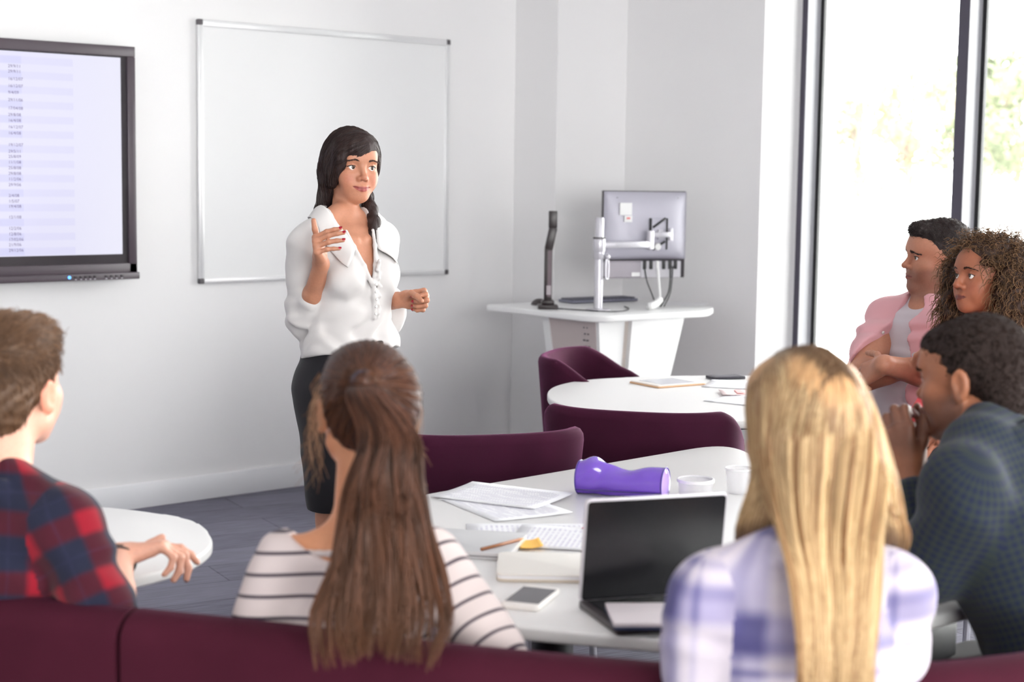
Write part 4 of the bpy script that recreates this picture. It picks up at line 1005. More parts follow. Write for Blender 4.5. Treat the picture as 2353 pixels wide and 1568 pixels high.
def hand(S, w, m, n, sd, curls, thumb=None, s=1.0, k=.0035, spread=0.0, r0=.0083):
    """w wrist, m hand direction, n palm side, sd thumb side; curls per finger (knuckle, middle, tip) in degrees; returns finger chains"""
    m = np.array(m, float) / np.linalg.norm(m); n = np.array(n, float); n -= m * n.dot(m); n /= np.linalg.norm(n)
    sdv = np.cross(m, n); sdv *= 1 if sdv.dot(sd) > 0 else -1
    P = lambda a, b, c: w + (m * a + sdv * b + n * c) * s
    offs, lens = (.0270, .0088, -.0095, -.0265), ((.041, .025, .019), (.045, .028, .020), (.041, .026, .020), (.033, .020, .018)); base = (.086, .090, .085, .076)
    S.rc(P(-.01, 0, 0), P(.02, .002, 0), .0235 * s, .021 * s, k=.012)
    S.el(P(.0, 0, 0), V(.02, .02, .017) * s, k=.012)
    for o, b in zip(offs, base): S.rc(P(.018, o * .45, .0), P(b, o, -.001), .0145 * s, .0112 * s, k=.012)
    S.rc(P(.03, .018, .008), P(.055, .022, .006), .0125 * s, .010 * s, k=.012); S.rc(P(.03, -.016, .008), P(.06, -.02, .006), .012 * s, .009 * s, k=.012)
    out = []
    for i in range(4):
        p = P(base[i], offs[i], -.001); a = 0; ch = [p]; R = [r0 * 1.06, r0, r0 * .93, r0 * .78]
        if i == 3: R = [x * .88 for x in R]
        sp = math.radians((1.5 - i) * spread)
        for j in range(3):
            a += math.radians(curls[i][j]); d = (m * math.cos(sp) + sdv * math.sin(sp)) * math.cos(a) + n * math.sin(a)
            p = p + d * lens[i][j] * s; ch.append(p)
        for j in range(3): S.rc(ch[j], ch[j + 1], R[j] * s, R[j + 1] * s, k=.006 if j == 0 else k)
        S.el(ch[1], R[1] * s * 1.06, k=.003)
        out.append(ch)
    t = thumb or ((.55, .75, .25), (.8, .45, .15), (.85, .4, .1)); p = P(.020, .017, .007); ch = [p]
    for j, (d, L) in enumerate(zip(t, (.045, .034, .027))):
        d = V(*d); dv = m * d[0] + sdv * d[1] + n * d[2]; dv /= np.linalg.norm(dv); p = p + dv * L * s; ch.append(p)
    for j, (ra, rb) in enumerate(((.0145, .0108), (.0105, .0095), (.0098, .0078))): S.rc(ch[j], ch[j + 1], ra * s, rb * s, k=.012 if j == 0 else k)
    out.append(ch); return out, n
def nail(parent, a, b, up, r, m, s=1.0, name='fingernail'):
    """nail on the last phalanx a->b, facing up"""
    d = (b - a) / np.linalg.norm(b - a); up = up - d * up.dot(d); up /= np.linalg.norm(up); sd = np.cross(d, up); vv = []; nu, nv = 7, 7
    for i in range(nv):
        t = i / (nv - 1); y = (-.35 + 1.25 * t) * r * 1.25; wd = r * .84 * math.sqrt(max(.03, 1 - max(0, (t - .45) / .57) ** 2)) * math.sqrt(max(.2, 1 - max(0, (.3 - t) / .4) ** 2))
        for j in range(nu):
            u = -1 + 2 * j / (nu - 1); an = u * 1.05 * wd / r; vv.append(b + d * (y - r * .1) + sd * math.sin(an) * r * 1.04 + up * (math.cos(an) * r * 1.06 - .25 * r * max(0, t - .5) ** 2))
    vid = np.arange(nu * nv).reshape(nv, nu); q = np.stack([vid[:-1, :-1], vid[:-1, 1:], vid[1:, 1:], vid[1:, :-1]], -1).reshape(-1, 4)
    vv = np.array(vv); v2 = np.vstack([vv, vv - up * .0006]); q2 = np.vstack([q, q[:, ::-1] + len(vv)])
    return addmesh(name, npmesh(name, v2, q2), m, parent)
def torso_ops(S, T, fem=True, s=1.0, inf=0.0, k=.03, bust=True):
    """T: origin between the hip joints"""
    def e(c, r, **kk): S.el(V(*c) * s, V(*r) * s + inf, fr=T, **kk)
    if fem:
        e((0, .01, .03), (.158, .112, .12), k=k); e((0, .005, .19), (.120, .088, .14), k=.04); e((0, .005, .35), (.132, .094, .155), k=.04)
        S.rc(V(-.125, .015, .452) * s, V(.125, .015, .452) * s, .043 * s + inf, fr=T, k=.04)
        if bust:
            for x in (-1, 1): e((x * .066, -.074, .345), (.054, .052, .058), k=.03)
        for x in (-1, 1): S.rc(V(x * .022, .028, .535) * s, V(x * .125, .018, .472) * s, .028 * s + inf, .030 * s + inf, fr=T, k=.03)
    else:
        e((0, .01, .03), (.165, .115, .12), k=k); e((0, .0, .2), (.150, .108, .15), k=.05); e((0, .005, .36), (.172, .118, .17), k=.05)
        S.rc(V(-.165, .015, .465) * s, V(.165, .015, .465) * s, .060 * s + inf, fr=T, k=.05)
        for x in (-1, 1): S.rc(V(x * .035, .025, .555) * s, V(x * .155, .018, .50) * s, .043 * s + inf, .042 * s + inf, fr=T, k=.04)
def build(S, name, h, m, parent, zsplit=None, hz=None, rel=0, cols=None, bones=None, attr='skin'):
    v, q = S.mesh(h, zsplit, hz)
    if rel: v = relax(v, q, rel)
    me = npmesh(name, v, q)
    if cols is not None: vattr(me, attr, cols(v))
    if bones is not None: cloth_uv(me, v, q, bones)
    return addmesh(name, me, m, parent), v, q
def hair_tubes(name, paths, rad, m, parent, sides=3, rnd=None, seed=0):
    v, f, si, tt = tubes(paths, rad, sides); me = npmesh(name, v, f); n = len(paths)
    r = np.random.default_rng(seed).uniform(0, 1, n) if rnd is None else rnd
    vattr(me, 'rnd', r[si]); vattr(me, 'len', tt); return addmesh(name, me, m, parent)
def person(label, loc):
    return thing('person', label, 'person', loc)
# ------------------------------------------------------------------ people
def at(px, py, d, o=(0, 0, 0)):
    """the place d metres away (along the view axis) that the photograph shows at px, py"""
    return V(0, 0, CAMH) + CR @ V((px - 1176.5) / FPX, -(py - 784) / FPX, -1) * d - np.array(o, float)
def tframe(H, M, yaw):
    z = M - H; L = np.linalg.norm(z); z = z / L; a = math.radians(yaw); x = V(math.cos(a), math.sin(a), 0); x = x - z * x.dot(z); x /= np.linalg.norm(x)
    return Fr(H, R=np.stack([x, np.cross(z, x), z], 1)), L / .467
def comb(S, P0, dirfn, step, m, off=.002, rng=None, jit=.15, sink=0.0, keep=.0):
    """hair paths that follow a surface: dirfn(P, i) gives the wanted direction"""
    rng = rng or np.random.default_rng(1); P, g = S.proj(P0); n = len(P); offs = rng.uniform(-sink, off, (n, 1)); out = [P + g * offs]; jd = rng.normal(0, jit, (n, 3)); prev = None
    for i in range(m - 1):
        d = dirfn(P, i) + jd; d = d - g * (d * g).sum(1, keepdims=True); d /= np.linalg.norm(d, axis=1, keepdims=True) + 1e-9
        if prev is not None: d = d * (1 - keep) + prev * keep
        prev = d; P, g = S.proj(P + d * step, 3); out.append(P + g * offs)
        jd = jd * .85 + rng.normal(0, jit * .35, (n, 3))
    return np.stack(out, 1)
def scatter(v, q, n, mask=None, rng=None):
    """random points on the faces of a mesh"""
    rng = rng or np.random.default_rng(2); c = v[q]; A = np.linalg.norm(np.cross(c[:, 2] - c[:, 0], c[:, 3] - c[:, 1]), axis=1)
    if mask is not None: A = A * mask(c.mean(1))
    f = rng.choice(len(q), n, p=A / A.sum()); a, b = rng.uniform(0, 1, (2, n, 1)); c = c[f]
    return c[:, 0] * (1 - a) * (1 - b) + c[:, 1] * a * (1 - b) + c[:, 2] * a * b + c[:, 3] * (1 - a) * b
m_shoe = mat('shoe_leather', (.03, .025, .025), .4)
def legs(par, T, s, fwd, m, name='trousers', knee=.43, spread=.09, kz=.50, az=.09, h=.012, shin=.06, tops=.16):
    """seated legs: trousers and shoes"""
    S = Sdf(); f = V(*fwd, 0) / np.linalg.norm(fwd); lft = V(-f[1], f[0], 0)
    S.el(V(0, .0, .03) * s, V(.172, .125, .13) * s, fr=T, k=0); hips = T.p(0, 0, 0); ft = []
    for x in (-1, 1):
        a = hips + lft * x * .085; b = hips + lft * x * (.085 + spread * .5) + f * knee; b[2] = kz; c = b + f * shin + lft * x * .01; c[2] = az
        S.rc(a, b, .085, .066, k=.03); S.rc(b, c, .064, .052, k=.02); ft.append(c)
    S.half(V(0, 0, tops) * s, (0, 0, 1), fr=T); build(S, name, h, m, par)
    for c in ft:
        W = Sdf(); W.rc(c + V(0, 0, -.03), c + V(0, 0, -.05), .046, .04, k=.01); a = c + f * .02; b = c + f * .15; a[2] = .045; b[2] = .036; W.rc(a, b, .042, .034, k=.03); W.half(V(0, 0, .003), (0, 0, -1)); build(W, 'shoe', .009, m_shoe, par)

SK_A, LIP_A = s2l(182, 126, 100), s2l(150, 70, 66)
# ================= the presenter, standing
def presenter():
    D = 4.9; base = at(797, 790, D); base[2] = 0; par = person('standing person in a white blouse and black skirt, one hand raised, smiling', base); A = lambda x, y, d=D: at(x, y, d, base)
    s = 1.0; T = Fr((0, 0, .895), 2, 2, -1); F = Fr(A(808, 384, 4.9), -13, 1, 2); hs = .985
    S = Sdf(); torso_ops(S, T, True, s)
    nb = T.p(0, .025, .49); S.rc(nb, F.p(0, .030, -.055), .041, .039, k=.018); S.rc(T.p(0, .018, .48), F.p(0, .026, -.070), .033, .031, k=.015)
    for x in (-1, 1):   # collar bones, neck tendons
        S.rc(T.p(x * .016, -.056, .458), T.p(x * .095, -.028, .462), .009, .008, k=.018)
    head_ops(S, F, True, hs, .94, .95, smile=1.0, jaw=.84, chin=.011, eyeh=.0045)
    shR, shL = T.p(-.150, .015, .448), T.p(.150, .015, .448)
    elR = A(702, 738, 4.85); wrR = A(738, 608, 4.69); limb(S, shR, elR, wrR, .036, .030, .0235)
    elL = V(.20, .155, 1.13); wrL = A(914, 690, 4.93); limb(S, shL, elL, wrL, .047, .037, .0245)
    rt, up, tw = CR[:, 0], V(0, 0, 1), V(-.66, -.75, 0)     # image right, up, towards the camera
    mR = up * .66 + tw * .70 - rt * .06; nR = rt * .96 + tw * -.1 + up * .1
    chR, pnR = hand(S, wrR + mR * .012, mR, nR, up, [(66, 14, 8), (70, 14, 8), (73, 16, 8), (76, 18, 10)], ((.62, .55, -.10), (.75, .55, -.05), (.7, .6, .0)), s=.93, spread=3, r0=.0078)
    mL = rt * .93 + tw * .30 + up * .06; nL = tw * .85 - rt * .3 - up * .25
    chL, pnL = hand(S, wrL + mL * .01, mL, nL, up, [(62, 88, 42), (66, 92, 45), (70, 92, 45), (74, 92, 45)], ((.75, .35, .55), (.7, -.1, .6), (.6, -.35, .4)), s=.93, spread=1, r0=.0078)
    for x in (-1, 1):    # legs and feet under the skirt
        hp = T.p(x * .070, 0, .0); kn = V(x * .055, -.012, .50); an = V(x * .06, .03, .10)
        S.rc(hp, kn, .074, .052, k=.03); S.rc(kn, an, .052, .034, k=.02); S.rc(kn + V(0, .03, -.1), kn + V(0, .03, -.22), .046, .04, k=.03); S.rc(an, V(x * .075, -.12, .03), .034, .026, k=.03)
    build(S, 'body', .0024, m_skin, par, .86, .009, cols=lambda v: skin_cols(v, F, SK_A, LIP_A, hs, blush=s2l(172, 98, 78), smile=1))
    m_red = mat('red_nail_polish', s2l(150, 20, 38), .15)
    for ch, ok in ((chR, (0, 1, 2, 3)), (chL, (0, 1, 2, 3))):
        for i in ok:
            a, b = ch[i][2], ch[i][3]; d0 = ch[i][1] - ch[i][0]; d1 = b - a
            pn = pnR if ch is chR else pnL; nn = np.cross(np.cross(d1, pn if abs(np.dot(d1 / np.linalg.norm(d1), pn)) < .8 else d0), d1)
            bx_ = d1 / np.linalg.norm(d1); mm_ = mR if ch is chR else mL; pn2 = pn - bx_ * pn.dot(bx_)
            ang = math.atan2(bx_.dot(pn), bx_.dot(mm_ / np.linalg.norm(mm_))); upv = -(pn * math.cos(ang) - mm_ / np.linalg.norm(mm_) * math.sin(ang))
            nail(par, a, b, upv, .0062 if i < 3 else .0055, m_red, .93)
    eg = F.v(.20, -1, .02)
    for x in (-1, 1): eye_obj(par, F.p(V(x * .0315, -.0735, -.0002) * hs), eg, .0124 * hs, (.05, .028, .018))
    m_h = hair_mat('dark_brown_hair', s2l(38, 26, 26), s2l(66, 46, 42), rough=.34, spec=.45); brows(S, F, par, hair_mat('brow_hair', s2l(60, 40, 34), s2l(80, 54, 46)), hs, .75, .0205, .005); lashes(S, F, par, mat('lash', (.01, .008, .008), .5), hs, .0015)
    # hair: side parting, swept over, gathered low with a lock over the left shoulder
    Hh = Sdf(); e = lambda c, r, **k: Hh.el(V(*c) * hs, V(*r) * hs, fr=F, **k)
    e((0, .020, .036), (.082, .100, .088), k=0); e((-.046, .022, -.004), (.042, .068, .058), k=.03); e((.064, -.018, .020), (.017, .040, .050), k=.015); e((.046, .028, -.004), (.036, .060, .062), k=.03); e((-.02, .06, -.03), (.06, .05, .06), k=.03)
    e((-.006, -.044, .058), (.070, .060, .056), k=.02)
    e((.016, -.120, -.036), (.0550, .075, .107), k=.010, op='s', rot=(0, 0, 27)); e((.050, -.085, -.055), (.034, .058, .085), k=.008, op='s')
    e((-.060, -.046, .022), (.0215, .036, .058), k=.012, rot=(0, 10, 0)); e((-.066, -.020, -.02), (.020, .034, .05), k=.015)
    e((-.030, -.085, -.085), (.060, .075, .055), k=.012, op='s')
    Hh.chain([F.p(V(-.06, .03, -.05)), F.p(V(-.062, .045, -.095)), F.p(V(-.075, .05, -.14)), F.p(V(-.092, .045, -.185))], [.030, .022, .018, .008], k=.015)
    Hh.chain([F.p(V(.046, .035, -.045)), F.p(V(.052, .010, -.085)), F.p(V(.054, -.035, -.125)), F.p(V(.050, -.078, -.165)), F.p(V(.036, -.100, -.200)), F.p(V(.040, -.112, -.225))], [.024, .021, .019, .017, .013, .004], k=.015)
    Hh.disp(lambda P: .0011 * np.sin(F.loc(P)[:, 1] * 260 + 40 * F.loc(P)[:, 2]) * np.sin(F.loc(P)[:, 0] * 190 + 30 * F.loc(P)[:, 2]))
    ho, hv, hq = build(Hh, 'hair', .003, cap_mat('presenter_hair_base', s2l(30, 21, 22), s2l(52, 36, 34), 150, (1, 1, .2), .6), par)
    rng = np.random.default_rng(5)
    def dirf(P, i):
        q = F.loc(P); top = np.clip((q[:, 2] - .02) / .07, 0, 1)[:, None]; side = np.where(q[:, :1] < .028, -1.0, 1.0)
        d = top * np.concatenate([side * 1.0, .25 + 0 * side, -.25 + 0 * side], 1) + (1 - top) * np.concatenate([-.15 * q[:, :1] / .08, .45 * (q[:, 2:3] > -.06) + 0 * side, -1 + 0 * side], 1); fr2 = (np.clip((-.045 - q[:, 1]) / .02, 0, 1) * (q[:, 2] > .0))[:, None]; d = d * (1 - fr2) + fr2 * np.concatenate([side * 1.0, .45 + 0 * side, -.62 + 0 * side], 1); return d @ F.R.T
    P0 = scatter(hv, hq, 1500, lambda c: (F.loc(c)[:, 2] > -.09) * 1.0, rng)
    pts = comb(Hh, P0, dirf, .007, 10, .0022, rng, .08, .001)
    fc = Fr(F.p(V(.016, -.120, -.036) * hs), R=F.R @ Fr((0, 0, 0), 0, 0, 27).R); inn = (((pts - fc.o) @ fc.R / (V(.058, .078, .110) * hs)) ** 2).sum(-1) < 1
    for i in range(1, 10): bad = inn[:, i] | (inn[:, i - 1]); inn[:, i] = bad; pts[bad, i] = pts[bad, i - 1] + F.v(-.0004, .0006, 0)
    hair_tubes('hair_strands', pts, np.array([.0003, .0008, .0009, .0009, .0009, .0009, .0008, .0007, .0005, .0002]), m_h, par)
    # blouse
    B = Sdf(); torso_ops(B, T, True, s, .008, k=.03)
    B.el((0, .0, .13), (.148, .122, .08), fr=T, k=.03); B.el((0, -.012, .24), (.136, .110, .13), fr=T, k=.03); B.rc(T.p(-.085, -.028, .13), T.p(.085, -.028, .13), .078, k=.03)
    B.rc(shR, elR + V(0, 0, .05), .052, .052, k=.015); B.el(elR + V(-.004, .004, .018), (.064, .060, .070), k=.02); cuffR = elR + (wrR - elR) * .34; B.rc(elR, cuffR, .058, .042, k=.012); B.rc(elR + (wrR - elR) * .29, cuffR, .039, .039, k=.003)
    B.rc(shL, elL, .052, .054, k=.02); B.el(elL + V(.0, .0, -.012), (.064, .062, .068), k=.03); cuffL = elL + (wrL - elL) * .62; B.rc(elL, cuffL, .060, .050, k=.02); B.el(cuffL + V(.02, -.03, -.045), (.028, .028, .045), k=.02)
    B.half((0, 0, .105), (0, -.25, -1), fr=T)
    w1, w2 = wrink(34, .0060, [(1, .3, .25), (.3, 1, .2), (.8, .2, .5)], 3), wrink(75, .0030, [(1, .2, .5), (.2, .6, 1)], 4)
    B.disp(lambda P: w1(P) + w2(P)); arm = lambda P: np.exp(-(np.linalg.norm(P - elR - V(0, 0, .02), axis=1) / .1) ** 2)
    w3 = wrink(110, .005, [(.2, .3, 1), (.5, .1, 1)], 9); B.disp(lambda P: w3(P) * arm(P)); w4 = wrink(95, .005, [(1, .35, .1)], 11)
    B.disp(lambda P: w4(P) * np.exp(-((P[:, 2] - 1.075) / .05) ** 2))
    # open V neck
    vn = Sdf()
    for x in (-1, 1): pass
    def vcut(P):
        q = T.loc(P); zz = q[:, 2]; w = np.interp(zz, [.30, .335, .40, .47, .52, .60], [-.02, .001, .030, .052, .062, .066]); return np.maximum(np.abs(q[:, 0] - .004) - w, np.maximum(q[:, 1] - .0 - .4 * np.maximum(0, zz - .46), .30 - zz))
    B.add(vcut, V(-.12, -.25, 1.2), V(.12, .12, 1.6), .004, 's')
    B.el((0, .028, .545), (.064, .062, .10), fr=T, k=.005, op='s')
    B0 = Sdf(); B0.ops = [o for o in B.ops if o[4] == 'u']
    # placket with frill and buttons
    for x in (-1, 1): B.chain([T.p(x * .050, -.055, .485), T.p(x * .040, -.080, .44), T.p(x * .022, -.106, .385), T.p(x * .004, -.120, .335)], [.005, .006, .007, .006], k=.008)
    B.chain([T.p(.004, -.120, .335), T.p(.006, -.124, .29), T.p(.006, -.122, .23)], [.007, .007, .006], k=.01)
    fr_ = [T.p(.020 + .006 * math.sin(k * 2.4), -.126 + .008 * (k % 2), .40 - .013 * k) for k in range(14)]; B.chain(fr_, [.0055] * 14, k=.006)
    m_bl = cloth('white_silk', (.57, .545, .54), .55, .25, bump=.05); bo, bv, bq = build(B, 'blouse', .003, m_bl, par)
    for x in (-1, 1):        # collar leaves lying on the blouse
        I = spline([T.p(x * .030, .10, .56), T.p(x * .070, .055, .56), T.p(x * .080, -.02, .545), T.p(x * .066, -.085, .50), T.p(x * .046, -.12, .455)], 17)
        O = spline([T.p(x * .045, .13, .50), T.p(x * .105, .065, .52), T.p(x * .132, -.03, .50), T.p(x * .128, -.115, .435), T.p(x * .105, -.145, .40)], 17)
        rows = []
        for t in np.linspace(0, 1, 9):
            P = I * (1 - t) + O * t; Q, g = B0.proj(P, 14); lift = .007 + .012 * math.sin(math.pi * min(1, .15 + t * .8)) * (1 - .7 * t); rows.append(Q + g * lift)
        R_ = np.array(rows); n1, n2 = R_.shape[:2]; gz = np.cross(R_[1, 8] - R_[0, 8], R_[0, 9] - R_[0, 8]); gz /= np.linalg.norm(gz); gz = gz if gz.dot(T.v(x, -1, .6)) > 0 else -gz
        vv = np.vstack([R_.reshape(-1, 3), R_.reshape(-1, 3) - gz * .0022]); vid = np.arange(n1 * n2).reshape(n1, n2); q = np.stack([vid[:-1, :-1], vid[:-1, 1:], vid[1:, 1:], vid[1:, :-1]], -1).reshape(-1, 4)
        rim = np.array(list(vid[0]) + list(vid[1:, -1]) + list(vid[-1, -2::-1]) + list(vid[-2:0:-1, 0])); r2 = np.roll(rim, -1); K_ = n1 * n2
        addmesh('collar', npmesh('collar', vv, [q, q[:, ::-1] + K_, np.stack([rim, rim + K_, r2 + K_, r2], -1)]), m_bl, par)
    for k in range(5):
        p = B.hit(T.p(.006, -.22, .33 - .022 * k), T.v(0, 1, 0)); n_ = T.v(0, -1, .05)
        v, f, _, _ = tubes(np.array([[p + n_ * .0005, p + n_ * .0035]]), .0042, 12, True); addmesh('button', npmesh('button', v, f), mat('pearl_button', (.78, .76, .75), .2), par)
    K = Sdf(); K.el((0, .006, .03), (.156, .118, .12), fr=T, k=0); K.rc(T.p(0, .0, .13), T.p(0, .005, .0), .120, .14, k=.05); K.el((0, .002, .12), (.137, .104, .09), fr=T, k=.04)
    for x in (-1, 1): K.rc(T.p(x * .07, 0, -.02), V(x * .058, -.012, .50), .096, .078, k=.06)
    K.rc(T.p(0, .02, -.05), V(0, 0, .50), .10, .07, k=.06); K.half((0, 0, .53), (0, 0, -1)); K.half((0, 0, .155), (0, 0, 1), fr=T); K.disp(wrink(60, .002, [(1, .2, .6), (.2, .4, 1)], 6))
    build(K, 'skirt', .005, cloth('black_crepe', (.012, .011, .014), .75, .1), par)
    for x in (-1, 1):
        W = Sdf(); W.rc(V(x * .072, .035, .075), V(x * .075, -.05, .045), .036, .034, k=.02); W.rc(V(x * .075, -.05, .04), V(x * .077, -.135, .022), .034, .020, k=.02); W.rc(V(x * .072, .05, .05), V(x * .072, .05, .004), .014, .011, k=.01); W.half((0, 0, .002), (0, 0, -1)); build(W, 'shoe', .006, m_shoe, par)
presenter()
# ================= short straight hair helper
def short_hair(par, S, v, q, F, n, L, m, dirf, mask, rad=.0007, seg=4, lift=.35, seed=4, jit=.25, name='hair_strands'):
    rng = np.random.default_rng(seed); P0 = scatter(v, q, n, mask, rng); P, g = S.proj(P0, 2); d = dirf(F.loc(P)) @ F.R.T + rng.normal(0, jit, (n, 3))
    d = d - g * (d * g).sum(1, keepdims=True); d /= np.linalg.norm(d, axis=1, keepdims=True) + 1e-9; Ls = L * rng.uniform(.6, 1.2, (n, 1)); pts = []
    for i in range(seg):
        t = i / (seg - 1); pts.append(P - g * .001 + d * Ls * t + g * Ls * lift * (t - .55 * t * t))
    return hair_tubes(name, np.stack(pts, 1), np.linspace(1, .3, seg) * rad, m, par, 3, seed=seed)
def bones_for(T, s, arms, front=1.0):
    """torso bone first, then upper and lower arms; zero direction at the back so that the seam of the pattern is in front"""
    bk = T.v(0, 1, 0) * front; b = [(T.p(0, 0, -.05), T.p(0, 0, .52 * s), .13 * s, bk, .155 * s)]
    for sh, el, wr in arms: b += [(sh, el, .05, bk, .055), (el, wr, .045, bk, .045)]
    return b
def neck(S, T, s, F, r0, r1, y=.03): S.rc(T.p(V(0, .028, .48) * s), F.p(0, y, -.055), r0, r1, k=.025)

# ================= person in red plaid, left edge
def red_plaid():
    D = 2.97; base = at(20, 1150, D); base[2] = 0; par = person('person with short light brown hair in a red and navy plaid shirt', base); A = lambda x, y, d=D: at(x, y, d, base)
    F = Fr(A(26, 888, 2.97), 127, -4, 0); hs = 1.06
    M = A(2, 1180, 2.93); H = M - V(.26 * .9, .26 * .35, 0); H[2] = .53; M[2] += .0; H = V(M[0] - .03, M[1] - .01, .535); T, s = tframe(H, M, 122)
    S = Sdf(); torso_ops(S, T, False, s * .98); neck(S, T, s, F, .062, .056); head_ops(S, F, False, hs)
    shR, shL = T.p(V(-.175, .015, .462) * s), T.p(V(.175, .015, .462) * s)
    elR = A(248, 1425, 2.84); wrR = at(272, 1278, 3.16, base); wrR[2] = .788; elL = T.p(V(.26, -.05, .17) * s); wrL = elL + V(.2, .16, .03)
    limb(S, shR, elR, wrR, .055, .044, .029); limb(S, shL, elL, wrL, .055, .044, .029)
    rt = CR[:, 0]; aw = V(.655, .748, 0)
    m = at(480, 1240, 3.24, base) - wrR; m[2] = .022; ch, pn = hand(S, wrR + V(0, 0, .008), m, V(-.05, -.25, -1), aw, [(18, 26, 16), (36, 50, 25), (46, 60, 28), (52, 64, 28)], ((.55, .72, -.12), (.85, .35, -.25), (.9, .15, -.3)), s=1.03)
    hand(S, wrL, wrL - elL, V(0, 0, -1), rt, [(20, 25, 15)] * 4)
    build(S, 'body', .004, m_skin, par, .62, .012, cols=lambda v: skin_cols(v, F, s2l(222, 168, 146), s2l(190, 116, 104), hs, extra=lambda P, c: np.copyto(c, c + (np.abs(np.abs(P[:, 0]) - .085) < .016)[:, None] * (np.abs(P[:, 2] + .012) < .034)[:, None] * (P[:, 1] > -.02)[:, None] * V(.10, -.06, -.06))))
    for x in (-1, 1): eye_obj(par, F.p(V(x * .0315, -.0735, 0) * hs), F.v(0, -1, 0), .0124 * hs)
    # hair
    Hh = Sdf(); e = lambda c, r, **k: Hh.el(V(*c) * hs, V(*r) * hs, fr=F, **k)
    e((0, .018, .040), (.082, .101, .090), k=0); e((0, -.055, .082), (.060, .046, .034), k=.03); e((0, .068, -.02), (.062, .045, .06), k=.03)
    e((0, -.125, -.020), (.075, .080, .098), k=.012, op='s')
    for x in (-1, 1): e((x * .088, -.012, -.045), (.034, .038, .055), k=.01, op='s'); e((x * .075, .03, -.095), (.05, .05, .045), k=.015, op='s')
    Hh.half(V(0, .06, -.085) * hs, (0, .35, -1), k=.01, fr=F)
    Hh.disp(lambda P: .0018 * np.sin(F.loc(P)[:, 0] * 160 + 3 * np.sin(F.loc(P)[:, 2] * 50)) * np.sin(F.loc(P)[:, 2] * 120 + F.loc(P)[:, 1] * 60))
    ho, hv, hq = build(Hh, 'hair', .004, cap_mat('light_brown_hair_base', s2l(62, 44, 34), s2l(112, 84, 62), 120, (1, 1, .4)), par)
    mh = hair_mat('light_brown_hair', s2l(74, 50, 36), s2l(140, 102, 72), rough=.45)
    def df(q):
        t = np.clip((q[:, 2] - .03) / .08, 0, 1)[:, None]; return t * np.stack([.3 * q[:, 0] / .08, np.full(len(q), -1.0), .25 + 0 * q[:, 0]], -1) + (1 - t) * np.stack([0 * q[:, 0], -.25 * (q[:, 1] < .06), -1 + 0 * q[:, 0]], -1)
    short_hair(par, Hh, hv, hq, F, 5200, .028, mh, df, lambda c: (F.loc(c)[:, 2] > .045) * 1.0, .0009, 4, .42, 4, .30)
    short_hair(par, Hh, hv, hq, F, 4200, .016, mh, df, lambda c: (F.loc(c)[:, 2] <= .055) * 1.0, .0008, 3, .30, 5, .28, 'hair_strands')
    # shirt
    B = Sdf(); torso_ops(B, T, False, s * .98, .010); B.el(V(0, .01, .1) * s, V(.168, .125, .14) * s, fr=T, k=.04)
    for sh, el, wr, f in ((shR, elR, wrR, .22), (shL, elL, wrL, .8)): B.rc(sh, el, .064, .056, k=.03); B.rc(el, el + (wr - el) * f, .056, .050, k=.015)
    B.el(F.p(V(0, .025, -.10) * hs), (.056, .056, .06), k=.006, op='s')
    nb = T.p(V(0, .028, .50) * s)
    ring = [nb + T.v(V(.066 * math.cos(a), .066 * math.sin(a) + .004, .030 + .014 * math.sin(a))) for a in np.linspace(-1.2, math.pi + 1.2, 15)]; B.chain(ring, [.0085] * 15, k=.006); B.chain([p - V(0, 0, .016) for p in ring], [.0095] * 15, k=.008)
    for i, x in ((0, 1), (-1, -1)): B.chain([ring[i], ring[i] + T.v(x * .022, -.035, -.030)], [.0075, .004], k=.006); B.chain([ring[i] - V(0, 0, .014), ring[i] + T.v(x * .03, -.02, -.04)], [.008, .005], k=.006)
    w1, w2 = wrink(30, .005, [(1, .3, .4), (.3, 1, .2)], 13), wrink(70, .0028, [(1, .2, .7)], 14); B.disp(lambda P: w1(P) + w2(P))
    w3 = wrink(85, .006, [(.1, .2, 1)], 15); B.disp(lambda P: w3(P) * np.exp(-(np.linalg.norm(P - elR, axis=1) / .13) ** 2))
    def plaid(g, u, v):
        a, b = g.stripe(u, .105, .40, .12, .10), g.stripe(v, .105, .40, .3, .10)
        c = g.mix(g.math('MAXIMUM', a, b), s2l(27, 29, 48), s2l(64, 16, 30)); c = g.mix(g.math('MULTIPLY', a, b), c, s2l(130, 17, 34))
        th = g.math('MAXIMUM', g.stripe(u, .105, .04, .62, .03), g.stripe(v, .105, .04, .8, .03)); return g.mix(g.math('MULTIPLY', th, .10), c, s2l(60, 60, 96))
    build(B, 'plaid_shirt', .0042, uv_cloth('red_navy_plaid', plaid), par, bones=bones_for(T, s, [(shR, elR, wrR), (shL, elL, wrL)]))
    legs(par, T, s, (.80, .60), cloth('grey_blue_denim', s2l(112, 114, 140), .85), 'jeans', knee=.44, kz=.53)
    d = (wrR - elR); d /= np.linalg.norm(d); u = np.cross(d, V(0, 0, 1)); u /= np.linalg.norm(u); w = np.cross(u, d); wc = wrR - d * .012
    for k in range(2):
        pts = [wc - d * .009 * k + (.0335 * math.cos(a) * u + .031 * math.sin(a) * w) + d * .004 * math.sin(a + k) for a in np.linspace(0, 2 * math.pi, 33)]
        v, f, _, _ = tubes(np.array(pts)[None], .0032, 6); addmesh('bracelet', npmesh('bracelet', v, f), mat('dark_cord', (.02, .018, .018), .7), par)
red_plaid()

